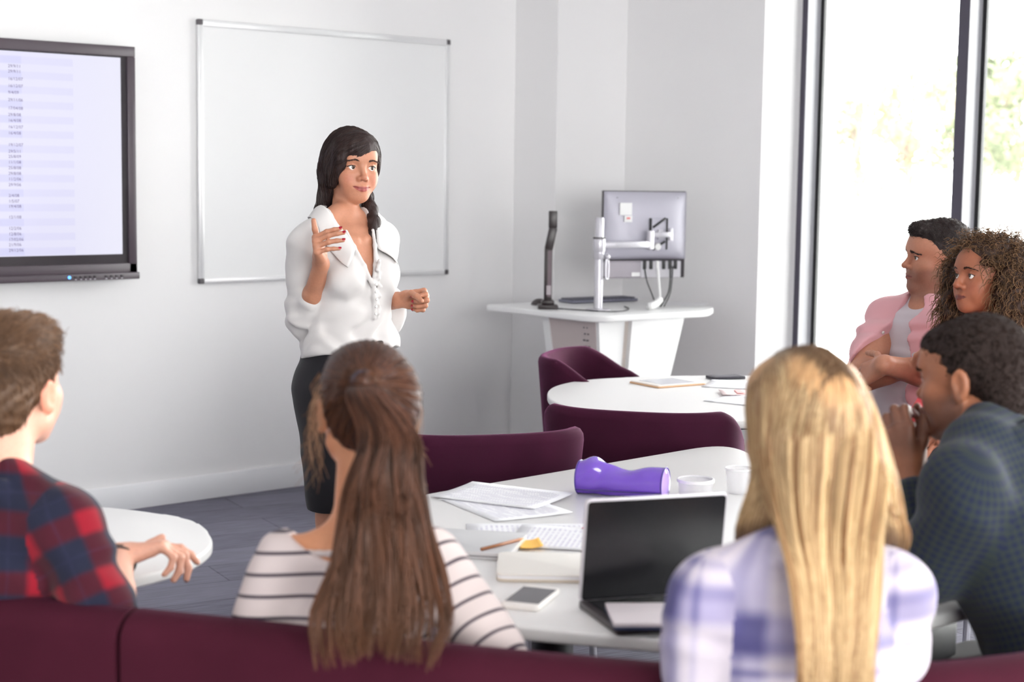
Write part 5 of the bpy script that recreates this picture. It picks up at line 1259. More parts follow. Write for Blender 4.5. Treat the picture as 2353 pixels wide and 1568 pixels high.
# ================= person with the ponytail
def ponytail():
    D = 2.76; base = at(845, 1300, D); base[2] = 0; par = person('person with a long brown ponytail in a white top with dark stripes, seen from behind', base); A = lambda x, y, d=D: at(x, y, d, base)
    F = Fr(A(838, 940, 2.79), 152, 4, -3); hs = 1.0
    M = A(824, 1262, 2.80); H = V(M[0] - .03, M[1] - .04, .535); T, s = tframe(H, M, 145); s *= .98
    S = Sdf(); torso_ops(S, T, True, s, 0.0); neck(S, T, s, F, .047, .046, .026); head_ops(S, F, True, hs)
    shR, shL = T.p(V(-.160, .015, .448) * s), T.p(V(.160, .015, .448) * s)
    elR = A(1140, 1500, 2.72); elL = A(575, 1500, 2.78); wrR = at(985, 1370, 2.98, base); wrR[2] = .79; wrL = at(760, 1400, 3.02, base); wrL[2] = .785
    limb(S, shR, elR, wrR, .046, .038, .025); limb(S, shL, elL, wrL, .046, .038, .025)
    for w, e in ((wrR, elR), (wrL, elL)): hand(S, w, w - e, V(0, 0, -1), CR[:, 0], [(20, 30, 15)] * 4, s=.92)
    build(S, 'body', .004, m_skin, par, .68, .012, cols=lambda v: skin_cols(v, F, s2l(206, 142, 106), LIP_A, hs))
    for x in (-1, 1): eye_obj(par, F.p(V(x * .0315, -.0735, 0) * hs), F.v(0, -1, 0))
    # hair drawn up to the tie, tail hanging down the back
    tie = F.p(.022, .122, .052); mh = hair_mat('chestnut_hair', s2l(46, 28, 22), s2l(104, 66, 50), tip=s2l(134, 90, 64), rough=.42, spec=.3)
    Hh = Sdf(); e = lambda c, r, **k: Hh.el(V(*c) * hs, V(*r) * hs, fr=F, **k)
    e((0, .018, .034), (.080, .099, .086), k=0); e((0, .06, -.01), (.066, .052, .062), k=.03); e((0, -.05, .07), (.06, .05, .04), k=.03); e((-.052, .045, .02), (.034, .055, .05), k=.03)
    e((0, -.125, -.025), (.070, .080, .100), k=.012, op='s')
    for x in (-1, 1): e((x * .088, -.012, -.055), (.030, .034, .05), k=.01, op='s')
    Hh.half(V(0, .05, -.072) * hs, (0, -.2, -1), k=.015, fr=F); Hh.rc(F.p(.02, .09, .045), tie, .026, .017, k=.03)
    Hh.disp(lambda P: .0010 * np.sin(np.arctan2(F.loc(P)[:, 0] - .022, F.loc(P)[:, 2] - .052) * 40))
    ho, hv, hq = build(Hh, 'hair', .004, cap_mat('chestnut_hair_base', s2l(48, 30, 25), s2l(84, 54, 44), 100, (1, 1, .3), .45), par)
    rng = np.random.default_rng(8); P0 = scatter(hv, hq, 2200, None, rng); tt = tie + F.v(0, -.012, 0)
    pts = comb(Hh, P0, lambda P, i: (tt - P) / (np.linalg.norm(tt - P, axis=1, keepdims=True) + 1e-6), .011, 9, .0022, rng, .06, .001)
    hair_tubes('hair_strands', pts, np.array([.0004, .0009, .001, .001, .001, .001, .0009, .0007, .0003]), mh, par)
    v, f, _, _ = tubes(np.array([[tie + F.v(.017 * math.cos(a), .0, .017 * math.sin(a)) for a in np.linspace(0, 2 * math.pi, 25)]]), .005, 8); addmesh('hair_tie', npmesh('hair_tie', v, f), cloth('dark_hair_tie', s2l(58, 50, 60), .9), par)
    # tail: guide line plus a fan that widens downwards
    G = spline([tie, tie + F.v(.0, .045, -.012), A(893, 985, 2.57), A(880, 1090, 2.555), A(880, 1200, 2.56), A(880, 1310, 2.545), A(872, 1420, 2.53), A(868, 1500, 2.51)], 30); n = 2600
    wd = np.interp(np.linspace(0, 1, 30), [0, .08, .2, .4, .62, .8, 1], [.013, .020, .036, .056, .080, .102, .088]); th = np.interp(np.linspace(0, 1, 30), [0, .1, .3, .6, 1], [.014, .026, .034, .028, .018])
    uc = np.clip(rng.normal(0, .5, n), -1, 1); cl = np.round(uc * 9) / 9; uu = uc * .72 + cl * .28; ww = rng.uniform(-1, 1, n) * np.sqrt(np.maximum(0, 1 - uu ** 2)); ln = np.clip(rng.normal(.86, .10, n), .5, 1.0)
    ph = rng.uniform(0, 6.28, n) * .25 + cl * 9; tq = np.linspace(0, 1, 30); rx = CR[:, 0]; vd = V(.655, .748, 0); paths = np.zeros((n, 30, 3))
    for i in range(30):
        t = tq[i] * ln; gi = np.stack([np.interp(t, tq, G[:, k]) for k in range(3)], -1); w = np.interp(t, tq, wd); h = np.interp(t, tq, th)
        sw = .010 * t * np.sin(6.5 * t + ph) + .004 * np.sin(17 * t + ph * 2); paths[:, i] = gi + rx * (uu * w + sw)[:, None] - vd * (ww * h + .006 * np.sin(9 * t + ph * 1.3) * t)[:, None] + V(0, 0, -1) * (np.abs(uu) * .03 * t)[:, None]
    paths += rng.normal(0, .0025, (n, 1, 3)) * np.linspace(0, 1, 30)[None, :, None]
    hair_tubes('ponytail', paths, np.interp(tq, [0, .1, .8, 1], [.0009, .0012, .0011, .0003]), mh, par, 3, rnd=np.clip(.5 + .38 * np.sin(cl * 23) + rng.normal(0, .16, n), 0, 1))
    # loose wisps by the face, neck and on the right
    wp = []
    for k in range(80):
        x = 1 if k % 2 else -1; a = F.p(x * .076, rng.uniform(-.05, .05), rng.uniform(-.03, .06)); d = F.v(x * rng.uniform(-.05, .22), rng.uniform(-.3, .4), -1); b = a + d * rng.uniform(.04, .09); c = b + F.v(x * rng.uniform(-.02, .03), rng.uniform(-.02, .03), -rng.uniform(.02, .06)); wp.append(spline([a, (a + b) / 2 + F.v(x * .012, 0, 0), b, c], 12))
    for wq in (wp[0::2], wp[1::2]): hair_tubes('hair_wisps', np.array(wq), np.linspace(.0007, .0003, 12), hair_mat('light_chestnut_wisps', s2l(150, 106, 78), s2l(190, 150, 118)), par)
    # top
    B = Sdf(); torso_ops(B, T, True, s, .012); B.el(V(0, .01, .1) * s, V(.160, .125, .16) * s, fr=T, k=.04); B.el(V(0, .03, .3) * s, V(.150, .10, .15) * s, fr=T, k=.04)
    for sh, el, wr, f in ((shR, elR, wrR, .9), (shL, elL, wrL, .9)): B.rc(sh, el, .058, .052, k=.03); B.rc(el, el + (wr - el) * f, .050, .034, k=.015)
    B.el(V(0, .03, .545) * s, V(.160, .16, .100) * s, fr=T, k=.006, op='s')
    w1, w2 = wrink(28, .0045, [(1, .3, .3), (.3, .5, 1)], 23), wrink(75, .002, [(1, .2, .7)], 24); B.disp(lambda P: w1(P) + w2(P))
    pit = T.p(V(-.15, .03, .33) * s); w3 = wrink(95, .007, [(.6, .1, -.7)], 25); B.disp(lambda P: w3(P) * np.exp(-(np.linalg.norm(P - pit, axis=1) / .08) ** 2))
    def stripes(g, u, v):
        wv = g.math('MULTIPLY', g.math('SINE', g.math('MULTIPLY', u, 22)), .003); return g.mix(g.stripe(g.math('ADD', v, wv), .0365, .16, .1, .05), s2l(200, 186, 184), s2l(50, 40, 54))
    build(B, 'striped_top', .0042, uv_cloth('striped_jersey', stripes, .9), par, bones=bones_for(T, s, [(shR + (elR - shR) * .12, elR, wrR)]))
    SR = Sdf(); st = [T.p(V(x, .092 - 1.8 * x * x, .475 + .01 * abs(x)) * s) for x in np.linspace(-.125, .125, 15)]
    SR.chain([S.proj(np.array([p]))[0][0] + V(0, 0, 0) for p in st], [.0055] * 15, k=.003); build(SR, 'neck_strap', .003, cloth('white_jersey', s2l(200, 188, 186), .9), par)
    legs(par, T, s, (.6, .8), cloth('dark_denim', s2l(50, 52, 70), .85), 'jeans', knee=.40, kz=.50)
ponytail()

# ================= blonde person
def blonde():
    D = 2.44; base = at(1850, 1300, D); base[2] = 0; par = person('person with long straight blonde hair in a white and blue plaid shirt, seen from behind', base); A = lambda x, y, d=D: at(x, y, d, base)
    F = Fr(A(1846, 985, 2.46), 163, 6, 0); hs = 1.0
    M = A(1832, 1335, 2.42); H = V(M[0] - .03, M[1] - .05, .535); T, s = tframe(H, M, 145)
    S = Sdf(); torso_ops(S, T, True, s); neck(S, T, s, F, .047, .046, .026); head_ops(S, F, True, hs)
    shR, shL = T.p(V(-.165, .015, .448) * s), T.p(V(.165, .015, .448) * s)
    elR = A(2052, 1510, 2.46); elL = A(1604, 1550, 2.40); wrR = A(2010, 1480, 2.66); wrR[2] = .79; wrL = A(1660, 1500, 2.62); wrL[2] = .79
    limb(S, shR, elR, wrR, .046, .038, .025); limb(S, shL, elL, wrL, .046, .038, .025)
    for w, e in ((wrR, elR), (wrL, elL)): hand(S, w, w - e, V(0, 0, -1), CR[:, 0], [(20, 30, 15)] * 4, s=.92)
    build(S, 'body', .004, m_skin, par, .72, .012, cols=lambda v: skin_cols(v, F, s2l(222, 164, 138), LIP_A, hs))
    for x in (-1, 1): eye_obj(par, F.p(V(x * .0315, -.0735, 0) * hs), F.v(0, -1, 0))
    mh = hair_mat('blonde_hair', s2l(150, 106, 68), s2l(236, 206, 158), root=s2l(100, 70, 52), rough=.38, spec=.35)
    # strands: from the parting over the skull, then falling freely
    rng = np.random.default_rng(12); Hh = Sdf(); Hh.el((0, .016, .034), (.083, .102, .088), fr=F, k=0); Hh.el((0, .05, -.03), (.070, .062, .08), fr=F, k=.04); Hh.el((0, -.04, .062), (.062, .055, .045), fr=F, k=.03); Hh.el((0, -.125, -.04), (.060, .075, .10), fr=F, k=.01, op='s'); Hh.half((0, .05, -.11), (0, 0, -1), fr=F, k=.02)
    Hh.disp(lambda P: .0008 * np.sin(np.arctan2(F.loc(P)[:, 0], F.loc(P)[:, 1]) * 46)); build(Hh, 'hair', .004, cap_mat('blonde_hair_base', s2l(150, 108, 72), s2l(200, 158, 112), 110, (1, 1, .15), .4), par)
    n = 4200; u = rng.uniform(-.085, .085, n); side = np.where(rng.uniform(0, 1, n) < .5, -1.0, 1.0); P0 = np.stack([side * rng.uniform(.0, .012, n), u + .0, np.full(n, .122 - 6 * u ** 2)], -1)
    fr_ = (rng.uniform(-1, 1, n)); az = side * 1.62 * rng.uniform(0, 1, n) ** .85     # fan angle from straight back
    P0[:, 1] = np.where(np.abs(az) < .9, np.maximum(P0[:, 1], -.03), P0[:, 1]); P = F.o + P0 @ F.R.T; fan = np.stack([np.sin(az), np.cos(az), 0 * az], -1)
    def df(Q, i):
        q = F.loc(Q); z = np.clip((.085 - q[:, 2]) / .10, 0, 1)[:, None]; d = fan * (1 - z) + V(0, 0, -1) * (.35 + 1.2 * z) + np.concatenate([0 * z, .25 * (1 - z), 0 * z], 1); return d @ F.R.T
    Hc = Sdf(); Hc.ops = [o for o in Hh.ops if o[4] == 'u']; Hc.rc(F.p(0, .018, .02), F.p(0, .030, -.30), .086, .080, k=.03)
    head_p = comb(Hc, P, df, .0135, 13, .005, rng, .025, .002, .45)
    e0 = head_p[:, -1]; dl = e0 - head_p[:, -4]; dl /= np.linalg.norm(dl, axis=1, keepdims=True); q0 = F.loc(e0); lx = q0[:, 0]
    # each strand falls to the sheet on the back, or forward over a shoulder
    k2 = 26; tail = np.zeros((n, k2, 3)); tq = np.linspace(0, 1, k2); uu = np.clip(-lx / .088, -1, 1); front = q0[:, 1] < .0
    grp = np.where((uu > .55) & (front | (rng.uniform(0, 1, n) < .35)), 2, np.where((uu < -.60) & (front | (rng.uniform(0, 1, n) < .6)), 1, 0))
    clump = np.round(uu * 9 + rng.uniform(-.4, .4, n)) / 9; rx = CR[:, 0]; vd = V(.655, .748, 0)
    for i in range(n):
        c = uu[i] * .6 + clump[i] * .4; j = rng.normal(0, 1, 3); f = rng.uniform(0, 1)
        U = c; mid = A(1890 + 172 * U, 1120, 2.362 + .075 * U * U - .006 * f); p1 = (e0[i] + dl[i] * .08) * .45 + mid * .55
        if grp[i] == 0: pts = [e0[i], p1, A(1908 + 112 * c + 3 * j[0], 1215, 2.325 - .012 * f), A(1922 + 94 * c + 5 * j[0], 1330, 2.28 - .012 * f), A(1922 + 82 * c + 7 * j[0], 1440, 2.25 - .012 * f), A(1918 + 72 * c + 9 * j[1], 1600, 2.215 - .01 * f)]
        elif grp[i] == 2: pts = [e0[i], p1, A(2042 + 40 * f + 4 * j[0], 1185 + 18 * f, 2.38 + .07 * f), A(2050 + 30 * f + 7 * j[0], 1225 + 14 * f, 2.40 + .1 * f), A(2045 + 20 * f + 8 * j[0], 1280, 2.54)]
        else: pts = [e0[i], p1, A(1696 + 110 * f + 3 * j[0], 1185, 2.42 - .07 * f), A(1698 + 104 * f + 4 * j[0], 1232, 2.46 - .06 * f), A(1702 + 95 * f + 6 * j[0], 1290, 2.60)]
        tail[i] = spline(pts, k2)
    full = np.concatenate([head_p[:, :-1], tail], 1)
    for _ in range(20): full[:, 1:-1] = .5 * full[:, 1:-1] + .25 * (full[:, :-2] + full[:, 2:])
    rr = np.interp(np.linspace(0, 1, full.shape[1]), [0, .05, .85, 1], [.0006, .0012, .0012, .0004])
    hair_tubes('long_hair', full, rr, mh, par, 3, rnd=np.clip(.5 + .4 * np.sin(clump * 21 + grp * 2) + rng.normal(0, .15, n), 0, 1))
    # shirt
    B = Sdf(); torso_ops(B, T, True, s, .014); B.el(V(0, .01, .1) * s, V(.165, .13, .16) * s, fr=T, k=.04); B.el(V(0, .03, .3) * s, V(.155, .105, .15) * s, fr=T, k=.04)
    for sh, el, wr in ((shR, elR, wrR), (shL, elL, wrL)): B.rc(sh, el, .057, .054, k=.03); B.rc(el, el + (wr - el) * .9, .052, .042, k=.015)
    B.el(F.p(V(0, .018, -.105)), (.052, .054, .06), k=.006, op='s'); nb = T.p(V(0, .030, .50) * s)
    ring = [nb + T.v(V(.058 * math.cos(a), .060 * math.sin(a), .022 + .016 * math.sin(a))) for a in np.linspace(-.9, math.pi + .9, 15)]; B.chain(ring, [.0075] * 15, k=.006); B.chain([p + T.v(0, .006, -.018) for p in ring], [.011] * 15, k=.012)
    w1, w2 = wrink(26, .006, [(1, .3, .3), (.3, .5, 1)], 33), wrink(60, .003, [(1, .2, .7)], 34); B.disp(lambda P: w1(P) + w2(P))
    w3 = wrink(90, .006, [(.3, .1, 1)], 35); B.disp(lambda P: w3(P) * np.maximum(np.exp(-(np.linalg.norm(P - shL + V(0, 0, .07), axis=1) / .07) ** 2), np.exp(-(np.linalg.norm(P - shR + V(0, 0, .07), axis=1) / .07) ** 2)))
    def plaid(g, u, v):
        def bands(c, o): return g.math('MAXIMUM', g.stripe(c, .20, .30, o, .10), g.math('MULTIPLY', g.stripe(c, .20, .05, o + .27, .05), .7)), g.stripe(c, .20, .10, o + .08, .06)
        a, a2 = bands(u, .12); b, b2 = bands(v, .50); base = g.mix(g.noise(g.coord(), 30, 2), s2l(202, 192, 199), s2l(188, 178, 190))
        c = g.mix(g.math('MULTIPLY', a, .45), base, s2l(120, 116, 164)); c = g.mix(g.math('MULTIPLY', b, .60), c, s2l(112, 106, 156)); c = g.mix(g.math('MULTIPLY', g.math('MULTIPLY', a, b), .75), c, s2l(56, 54, 104))
        return g.mix(g.math('MULTIPLY', g.math('MAXIMUM', a2, b2), .35), c, s2l(70, 66, 116))
    build(B, 'plaid_shirt', .0042, uv_cloth('white_blue_plaid', plaid, .8), par, bones=bones_for(T, s, [(shR, elR, wrR), (shL, elL, wrL)]))
    legs(par, T, s, (.55, .85), cloth('dark_denim', s2l(50, 52, 70), .85), 'jeans', knee=.36, kz=.50)
blonde()
# ================= person in the dark checked shirt, chin on clasped hands
def dark_check():
    D = 3.1; base = at(2270, 1300, D); base[2] = 0; par = person('person in a dark green and navy checked shirt, chin on clasped hands', base); A = lambda x, y, d=D: at(x, y, d, base)
    F = Fr(A(2236, 868, 3.1), 186, 6, -3); hs = 1.04
    M = A(2290, 1105, 3.05); H = V(M[0] + .05, M[1] - .19, .535); T, s = tframe(H, M, 188)
    S = Sdf(); torso_ops(S, T, False, s); neck(S, T, s, F, .060, .055); S.rc(T.p(V(0, .0, .49) * s), F.p(0, .0, -.07), .05, .045, k=.02); head_ops(S, F, False, hs, 1.12, 1.15)
    shR, shL = T.p(V(-.175, .015, .462) * s), T.p(V(.175, .015, .462) * s)
    elL = A(2128, 1318, 2.98); elR = A(2180, 1330, 3.42); wrL = A(2088, 1108, 3.12); wrR = A(2100, 1085, 3.27)
    limb(S, shL, elL, wrL, .056, .045, .030); limb(S, shR, elR, wrR, .056, .045, .030)
    rt, up, aw = CR[:, 0], V(0, 0, 1), V(.655, .748, 0)
    mL = up * .80 - rt * .25 + aw * .20; chL, _ = hand(S, wrL + V(0, 0, .01), mL, aw * .8 + rt * .3, rt, [(30, 62, 35), (36, 68, 38), (42, 70, 40), (48, 72, 40)], ((.75, .5, .3), (.8, .3, .4), (.85, .1, .4)), s=1.06)
    mR = up * .74 - rt * .42 - aw * .1; hand(S, wrR + V(0, 0, .01), mR, -aw * .8 + rt * .2, rt, [(36, 58, 30), (42, 62, 32), (46, 64, 34), (50, 66, 36)], ((.8, .4, .25), (.85, .2, .3), (.9, .05, .3)), s=1.06)
    def ex(P, c):
        m = np.exp(-((np.abs(P[:, 0]) - .085) / .006) ** 2 - ((P[:, 1] - .004) / .007) ** 2 - ((P[:, 2] + .014) / .009) ** 2)[:, None] * .7; c[:] = c * (1 - m) + c * .25 * m
    build(S, 'body', .0036, m_skin, par, .70, .012, cols=lambda v: skin_cols(v, F, s2l(150, 96, 70), s2l(112, 66, 58), hs, stubble=s2l(92, 60, 48), extra=ex))
    for x in (-1, 1): eye_obj(par, F.p(V(x * .0315, -.0735, 0) * hs), F.v(.1, -1, 0), .0124 * hs)
    dk = hair_mat('short_black_hair', s2l(24, 17, 16), s2l(54, 38, 32), rough=.7, spec=.08); brows(S, F, par, dk, hs, 1.2); lashes(S, F, par, mat('lash', (.01, .008, .008), .5), hs)
    Hh = Sdf(); e = lambda c, r, **k: Hh.el(V(*c) * hs, V(*r) * hs, fr=F, **k)
    e((0, .016, .036), (.0785, .0985, .0845), k=0); e((0, -.050, .058), (.056, .046, .040), k=.02); e((0, .066, -.03), (.060, .044, .055), k=.03)
    e((0, -.130, -.018), (.080, .072, .090), k=.006, op='s')
    for x in (-1, 1): e((x * .088, -.020, -.052), (.034, .040, .056), k=.006, op='s'); e((x * .078, .035, -.092), (.045, .040, .052), k=.01, op='s')
    Hh.half(V(0, .06, -.082) * hs, (0, .25, -1), k=.008, fr=F); nzf = wrink(420, .0011, [(1, .2, .1), (.1, 1, .3), (.2, .3, 1)], 44); Hh.disp(nzf)
    ho, hv, hq = build(Hh, 'hair', .0034, cap_mat('short_black_hair_base', s2l(24, 18, 18), s2l(54, 39, 34), 260, (1, 1, 1), .85, .8), par)
    short_hair(par, Hh, hv, hq, F, 5200, .009, dk, lambda q: np.stack([.4 * np.sin(q[:, 2] * 300), .3 * np.cos(q[:, 0] * 280), -.4 + 0 * q[:, 0]], -1), lambda c: np.ones(len(c)), .0009, 3, .55, 6, .9)
    B = Sdf(); torso_ops(B, T, False, s, .012); B.el(V(0, .01, .1) * s, V(.172, .135, .16) * s, fr=T, k=.04); B.el(V(0, .04, .3) * s, V(.165, .11, .16) * s, fr=T, k=.04)
    for sh, el, wr, f in ((shR, elR, wrR, .80), (shL, elL, wrL, .80)): B.rc(sh, el, .072, .064, k=.03); B.rc(el, el + (wr - el) * f, .060, .046, k=.015)
    B.el(F.p(V(0, .022, -.105) * hs), (.058, .060, .062), k=.006, op='s'); nb = T.p(V(0, .030, .505) * s)
    ring = [nb + T.v(V(.066 * math.cos(a), .068 * math.sin(a) + .004, .026 + .014 * math.sin(a))) for a in np.linspace(-1.1, math.pi + 1.1, 15)]; B.chain(ring, [.0085] * 15, k=.006); B.chain([p + T.v(0, .004, -.018) for p in ring], [.011] * 15, k=.010)
    w1, w2 = wrink(26, .006, [(1, .3, .3), (.3, .5, 1)], 43), wrink(60, .0035, [(1, .2, .7)], 45); B.disp(lambda P: w1(P) + w2(P))
    def chk(g, u, v):
        a, b = g.stripe(u, .0142, .5, 0, .18), g.stripe(v, .0142, .5, 0, .18); c = g.mix(g.math('MULTIPLY', g.math('ADD', a, b), .5), s2l(40, 48, 46), s2l(30, 37, 52)); return g.mix(g.math('MULTIPLY', a, b), c, s2l(24, 28, 54))
    build(B, 'checked_shirt', .0042, uv_cloth('green_navy_check', chk), par, bones=bones_for(T, s, [(shR, elR, wrR), (shL, elL, wrL)]))
    legs(par, T, s, (.75, 1), cloth('charcoal_trousers', s2l(30, 28, 32), .9), 'trousers', knee=.45, kz=.55, spread=.04)
dark_check()

# ================= person with crossed arms by the window
def crossed_arms():
    D = 5.3; base = at(2060, 985, D); base[2] = 0; par = person('person with crossed arms in an open pink shirt over a grey tee, by the window', base); A = lambda x, y, d=D: at(x, y, d, base)
    F = Fr(A(2152, 592, 5.3), 237, -2, 4); hs = 1.02
    M = A(2114, 740, 5.30); H = A(2075, 985, 5.32); T, s = tframe(H, M, 268)
    S = Sdf(); torso_ops(S, T, False, s * .97); neck(S, T, s, F, .060, .056); S.rc(T.p(V(0, .0, .49) * s), F.p(0, .0, -.07), .048, .044, k=.02); head_ops(S, F, False, hs, 1.05, 1.0)
    shR, shL = T.p(V(-.185, .01, .455) * s), T.p(V(.185, .01, .455) * s)
    elR = A(1982, 862, 5.20); wrR = A(2098, 846, 5.07); elL = A(2165, 868, 5.16); wrL = A(2030, 838, 5.02)
    limb(S, shR, elR, wrR, .058, .047, .030); limb(S, shL, elL, wrL, .058, .047, .030)
    hand(S, wrR, wrR - elR, V(-.6, -.6, -.3), V(0, 0, 1), [(15, 25, 15)] * 4, s=1.05); hand(S, wrL, A(1975, 868, 5.12) - wrL, V(.4, .6, -.4), V(0, 0, 1), [(20, 35, 20)] * 4, s=1.05)
    build(S, 'body', .0034, m_skin, par, .66, .012, cols=lambda v: skin_cols(v, F, s2l(178, 122, 98), s2l(140, 80, 72), hs, stubble=s2l(128, 90, 76)))
    for x in (-1, 1): eye_obj(par, F.p(V(x * .0315, -.0735, 0) * hs), F.v(.05, -1, 0), .0124 * hs)
    dk = hair_mat('short_dark_hair', s2l(32, 25, 26), s2l(66, 52, 50), rough=.45, spec=.3); brows(S, F, par, dk, hs, 1.5, .0185, .003); lashes(S, F, par, mat('lash', (.01, .008, .008), .5), hs)
    Hh = Sdf(); e = lambda c, r, **k: Hh.el(V(*c) * hs, V(*r) * hs, fr=F, **k)
    e((0, .018, .040), (.079, .100, .088), k=0); e((0, -.056, .085), (.056, .042, .030), k=.025); e((0, .066, -.02), (.060, .044, .055), k=.03); e((0, -.130, -.020), (.075, .078, .094), k=.006, op='s')
    for x in (-1, 1): e((x * .088, -.018, -.052), (.034, .038, .056), k=.006, op='s'); e((x * .078, .035, -.092), (.045, .042, .052), k=.01, op='s')
    Hh.half(V(0, .06, -.08) * hs, (0, .25, -1), k=.008, fr=F); Hh.disp(wrink(300, .0014, [(1, .2, .1), (.1, 1, .3), (.2, .3, 1)], 54))
    ho, hv, hq = build(Hh, 'hair', .0034, cap_mat('short_dark_hair_base', s2l(28, 22, 23), s2l(54, 43, 42), 220, (1, 1, 1), .55, .7), par)
    short_hair(par, Hh, hv, hq, F, 2200, .014, dk, lambda q: np.stack([0 * q[:, 0], -.6 + 0 * q[:, 0], .4 + 0 * q[:, 0]], -1), lambda c: (F.loc(c)[:, 2] > .05) * 1.0, .0009, 3, .6, 7, .5)
    TS = Sdf(); torso_ops(TS, T, False, s * .97, .011); TS.el(V(0, .0, .1) * s, V(.168, .128, .16) * s, fr=T, k=.04); TS.el(V(0, -.02, .16) * s, V(.155, .12, .13) * s, fr=T, k=.03)
    for sh, el in ((shR, elR), (shL, elL)): TS.rc(sh, sh + (el - sh) * .2, .050, .050, k=.02)
    TS.el(F.p(V(0, .008, -.105) * hs), (.056, .060, .058), k=.005, op='s'); w1, w2 = wrink(40, .0035, [(.2, .2, 1), (.5, .5, .7)], 55), wrink(85, .002, [(.3, .1, 1)], 56); TS.disp(lambda P: (w1(P) + w2(P)))
    build(TS, 'tee_shirt', .0042, cloth('grey_jersey', s2l(196, 186, 192), .9), par)
    B = Sdf(); torso_ops(B, T, False, s * .97, .021); B.el(V(0, .0, .1) * s, V(.182, .148, .16) * s, fr=T, k=.04)
    for sh, el, wr in ((shR, elR, wrR), (shL, elL, wrL)): B.rc(sh, sh + (el - sh) * .82, .072, .068, k=.03); B.rc(sh + (el - sh) * .62, sh + (el - sh) * .84, .071, .070, k=.004)
    def opening(P): q = T.loc(P) / s; w = np.interp(q[:, 2], [0, .12, .30, .47, .6], [.135, .110, .072, .050, .05]); return np.maximum(np.abs(q[:, 0] + .012) - w, q[:, 1] - .02)
    B.add(opening, *[V(-.4, -.4, -.1) + T.o, V(.4, .4, .7) + T.o], .004, 's'); B.el(F.p(V(0, .012, -.105) * hs), (.060, .066, .060), k=.005, op='s')
    nb = T.p(V(0, .030, .50) * s); ring = [nb + T.v(V(.072 * math.cos(a), .072 * math.sin(a) + .0, .024 + .014 * math.sin(a))) for a in np.linspace(-.7, math.pi + .7, 13)]; B.chain(ring, [.0085] * 13, k=.006); B.chain([p + T.v(0, 0, -.018) for p in ring], [.010] * 13, k=.01)
    for i, x in ((0, 1), (-1, -1)): B.chain([ring[i], ring[i] + T.v(x * .02, -.045, -.05)], [.010, .006], k=.008)
    w3, w4 = wrink(34, .006, [(.4, .3, 1), (1, .2, .3)], 57), wrink(80, .005, [(.3, .3, 1)], 58); B.disp(lambda P: w3(P) + w4(P)); m_pk = cloth('pink_oxford', s2l(206, 154, 160), .85); build(B, 'pink_shirt', .0042, m_pk, par)
    for k in range(4):
        p, g = B.proj(T.p(V(-.012 - (.06 + .012 * k), -.15, .40 - .075 * k) * s)[None], 10); v, f, _, _ = tubes(np.stack([p[0], p[0] + g[0] * .003])[None], .0055, 10, True); addmesh('button', npmesh('button', v, f), mat('pearl_button', (.78, .76, .75), .2), par)
    legs(par, T, s, (-.85, .1), cloth('black_jeans', s2l(36, 34, 42), .85), 'jeans', knee=.44, kz=.50, tops=.12)
crossed_arms()

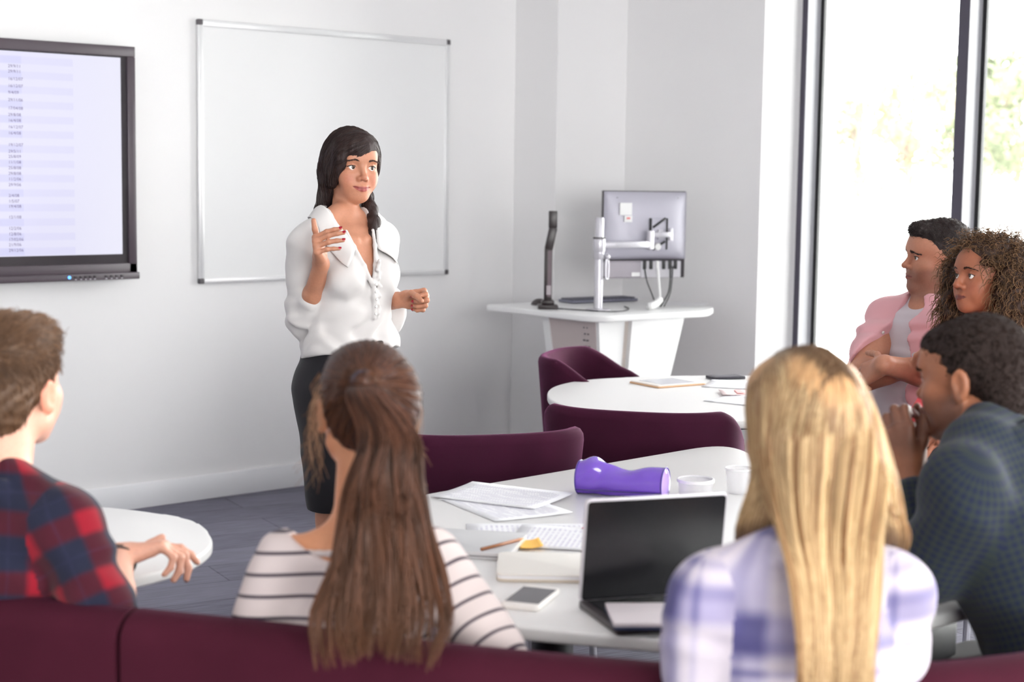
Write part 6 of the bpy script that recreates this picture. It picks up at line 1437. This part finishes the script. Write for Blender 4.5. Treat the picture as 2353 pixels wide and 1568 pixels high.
# ================= person with curly hair
def curly():
    D = 4.7; base = at(2262, 960, D); base[2] = 0; par = person('person with big curly brown hair in a red top', base); A = lambda x, y, d=D: at(x, y, d, base)
    F = Fr(A(2268, 640, 4.7), 249, -6, -3); hs = .98
    M = A(2248, 848, 4.72); H = V(M[0] + .06, M[1] - .05, .535); T, s = tframe(H, M, 236)
    S = Sdf(); torso_ops(S, T, True, s); neck(S, T, s, F, .046, .044, .026); S.rc(T.p(V(0, .0, .49) * s), F.p(0, .005, -.07), .034, .032, k=.02); head_ops(S, F, True, hs, 1.04, 1.12, chin=.010, eyeh=.0048)
    shR, shL = T.p(V(-.160, .015, .448) * s), T.p(V(.160, .015, .448) * s); elR = A(2110, 985, 4.62); elL = A(2360, 1000, 4.45); wrR = A(2150, 985, 4.42); wrL = A(2200, 1010, 4.36)
    limb(S, shR, elR, wrR, .046, .038, .025); limb(S, shL, elL, wrL, .046, .038, .025)
    for w, e_ in ((wrR, elR), (wrL, elL)): hand(S, w, w - e_, V(0, 0, -1), V(-.6, .7, 0), [(20, 30, 15)] * 4, s=.92)
    build(S, 'body', .003, m_skin, par, .95, .011, cols=lambda v: skin_cols(v, F, s2l(158, 96, 70), s2l(112, 54, 48), hs, blush=s2l(156, 84, 64)))
    for x in (-1, 1): eye_obj(par, F.p(V(x * .0315, -.0735, 0) * hs), F.v(-.12, -1, .10), .0126 * hs, (.07, .045, .025))
    mh = hair_mat('curly_hair', s2l(44, 30, 25), s2l(112, 80, 58), tip=s2l(172, 132, 94), rough=.5, spec=.25); brows(S, F, par, hair_mat('brow_hair_dark', s2l(46, 30, 26), s2l(70, 48, 40)), hs, .75, .021, .005); lashes(S, F, par, mat('lash', (.01, .008, .008), .5), hs)  # pale tip colour paints in the golden backlight on the curls
    Hh = Sdf(); e = lambda c, r, **k: Hh.el(V(*c) * hs, V(*r) * hs, fr=F, **k)
    e((0, .035, .040), (.096, .100, .092), k=0)
    for x in (-1, 1): e((x * .075, .045, -.01), (.050, .070, .090), k=.03); e((x * .095, .04, -.09), (.050, .062, .080), k=.03)
    e((0, .08, -.05), (.10, .06, .12), k=.03); e((.0, -.03, .085), (.06, .05, .035), k=.02)
    for x in (-1, 1): e((x * .044, -.034, .062), (.034, .046, .037), k=.02)
    e((-.112, -.012, .005), (.042, .055, .075), k=.03); e((-.118, -.015, -.09), (.038, .050, .070), k=.03)
    Hh.disp(wrink(130, .010, [(1, .2, .1), (.1, 1, .3), (.2, .3, 1)], 64)); e((0, -.130, -.024), (.060, .086, .090), k=.010, op='s'); e((0, -.10, -.11), (.072, .088, .08), k=.01, op='s')
    ho, hv, hq = build(Hh, 'hair', .005, cap_mat('curly_hair_base', s2l(34, 23, 20), s2l(70, 47, 36), 90, (1, 1, 1), .6, .9), par)
    rng = np.random.default_rng(21); n = 4600; P0 = scatter(hv, hq, n, lambda c: ((F.loc(c)[:, 1] > -.06) | ((F.loc(c)[:, 2] > .03) & (F.loc(c)[:, 1] > -.09))) * 1.0, rng); P, g = Hh.proj(P0, 2); m = 26; t = np.linspace(0, 1, m)
    dn = V(0, 0, -1); L = rng.uniform(.03, .085, n); R0 = rng.uniform(.0025, .0062, n); tw = rng.uniform(1.8, 3.6, n); ph = rng.uniform(0, 6.28, n); hl = np.clip((F.loc(P)[:, 2] + .02) / .1, 0, 1); paths = np.zeros((n, m, 3))
    a0 = g * .75 + rng.normal(0, .5, (n, 3)) - V(0, 0, .25); a0 /= np.linalg.norm(a0, axis=1, keepdims=True); u = np.cross(a0, rng.normal(0, 1, (n, 3))); u /= np.linalg.norm(u, axis=1, keepdims=True); w = np.cross(a0, u)
    for i in range(m):
        c = P - g * .012 + a0 * (L * t[i] * (.70 + .3 * hl))[:, None] + dn * (L * t[i] ** 2 * (.80 - .5 * hl))[:, None]; th = ph + tw * 6.28 * t[i]; r = R0 * min(1, t[i] * 5)
        paths[:, i] = c + u * (r * np.cos(th))[:, None] + w * (r * np.sin(th))[:, None]
    ql = F.loc(paths.reshape(-1, 3)).reshape(n, m, 3); onface = ((np.abs(ql[..., 0]) < .060) & (ql[..., 1] < -.025) & (ql[..., 2] > -.16) & (ql[..., 2] < .058)).any(1); paths = paths[~onface]
    hair_tubes('curls', paths, np.interp(t, [0, .1, .8, 1], [.0008, .0011, .0009, .0003]), mh, par, 3)
    B = Sdf(); torso_ops(B, T, True, s, .012); B.el(V(0, .01, .1) * s, V(.160, .125, .16) * s, fr=T, k=.04)
    for sh, el, wr in ((shR, elR, wrR), (shL, elL, wrL)): B.rc(sh, el, .058, .052, k=.03); B.rc(el, el + (wr - el) * .85, .050, .038, k=.015)
    B.el(F.p(V(0, -.01, -.13)), (.075, .085, .075), k=.006, op='s'); w1 = wrink(40, .005, [(1, .3, .3), (.3, .5, 1)], 63); B.disp(w1)
    build(B, 'red_top', .0046, cloth('red_knit', s2l(206, 24, 48), .85), par)
    legs(par, T, s, (-.8, .45), cloth('black_jeans', s2l(36, 34, 42), .85), 'jeans', knee=.40, kz=.50)
curly()
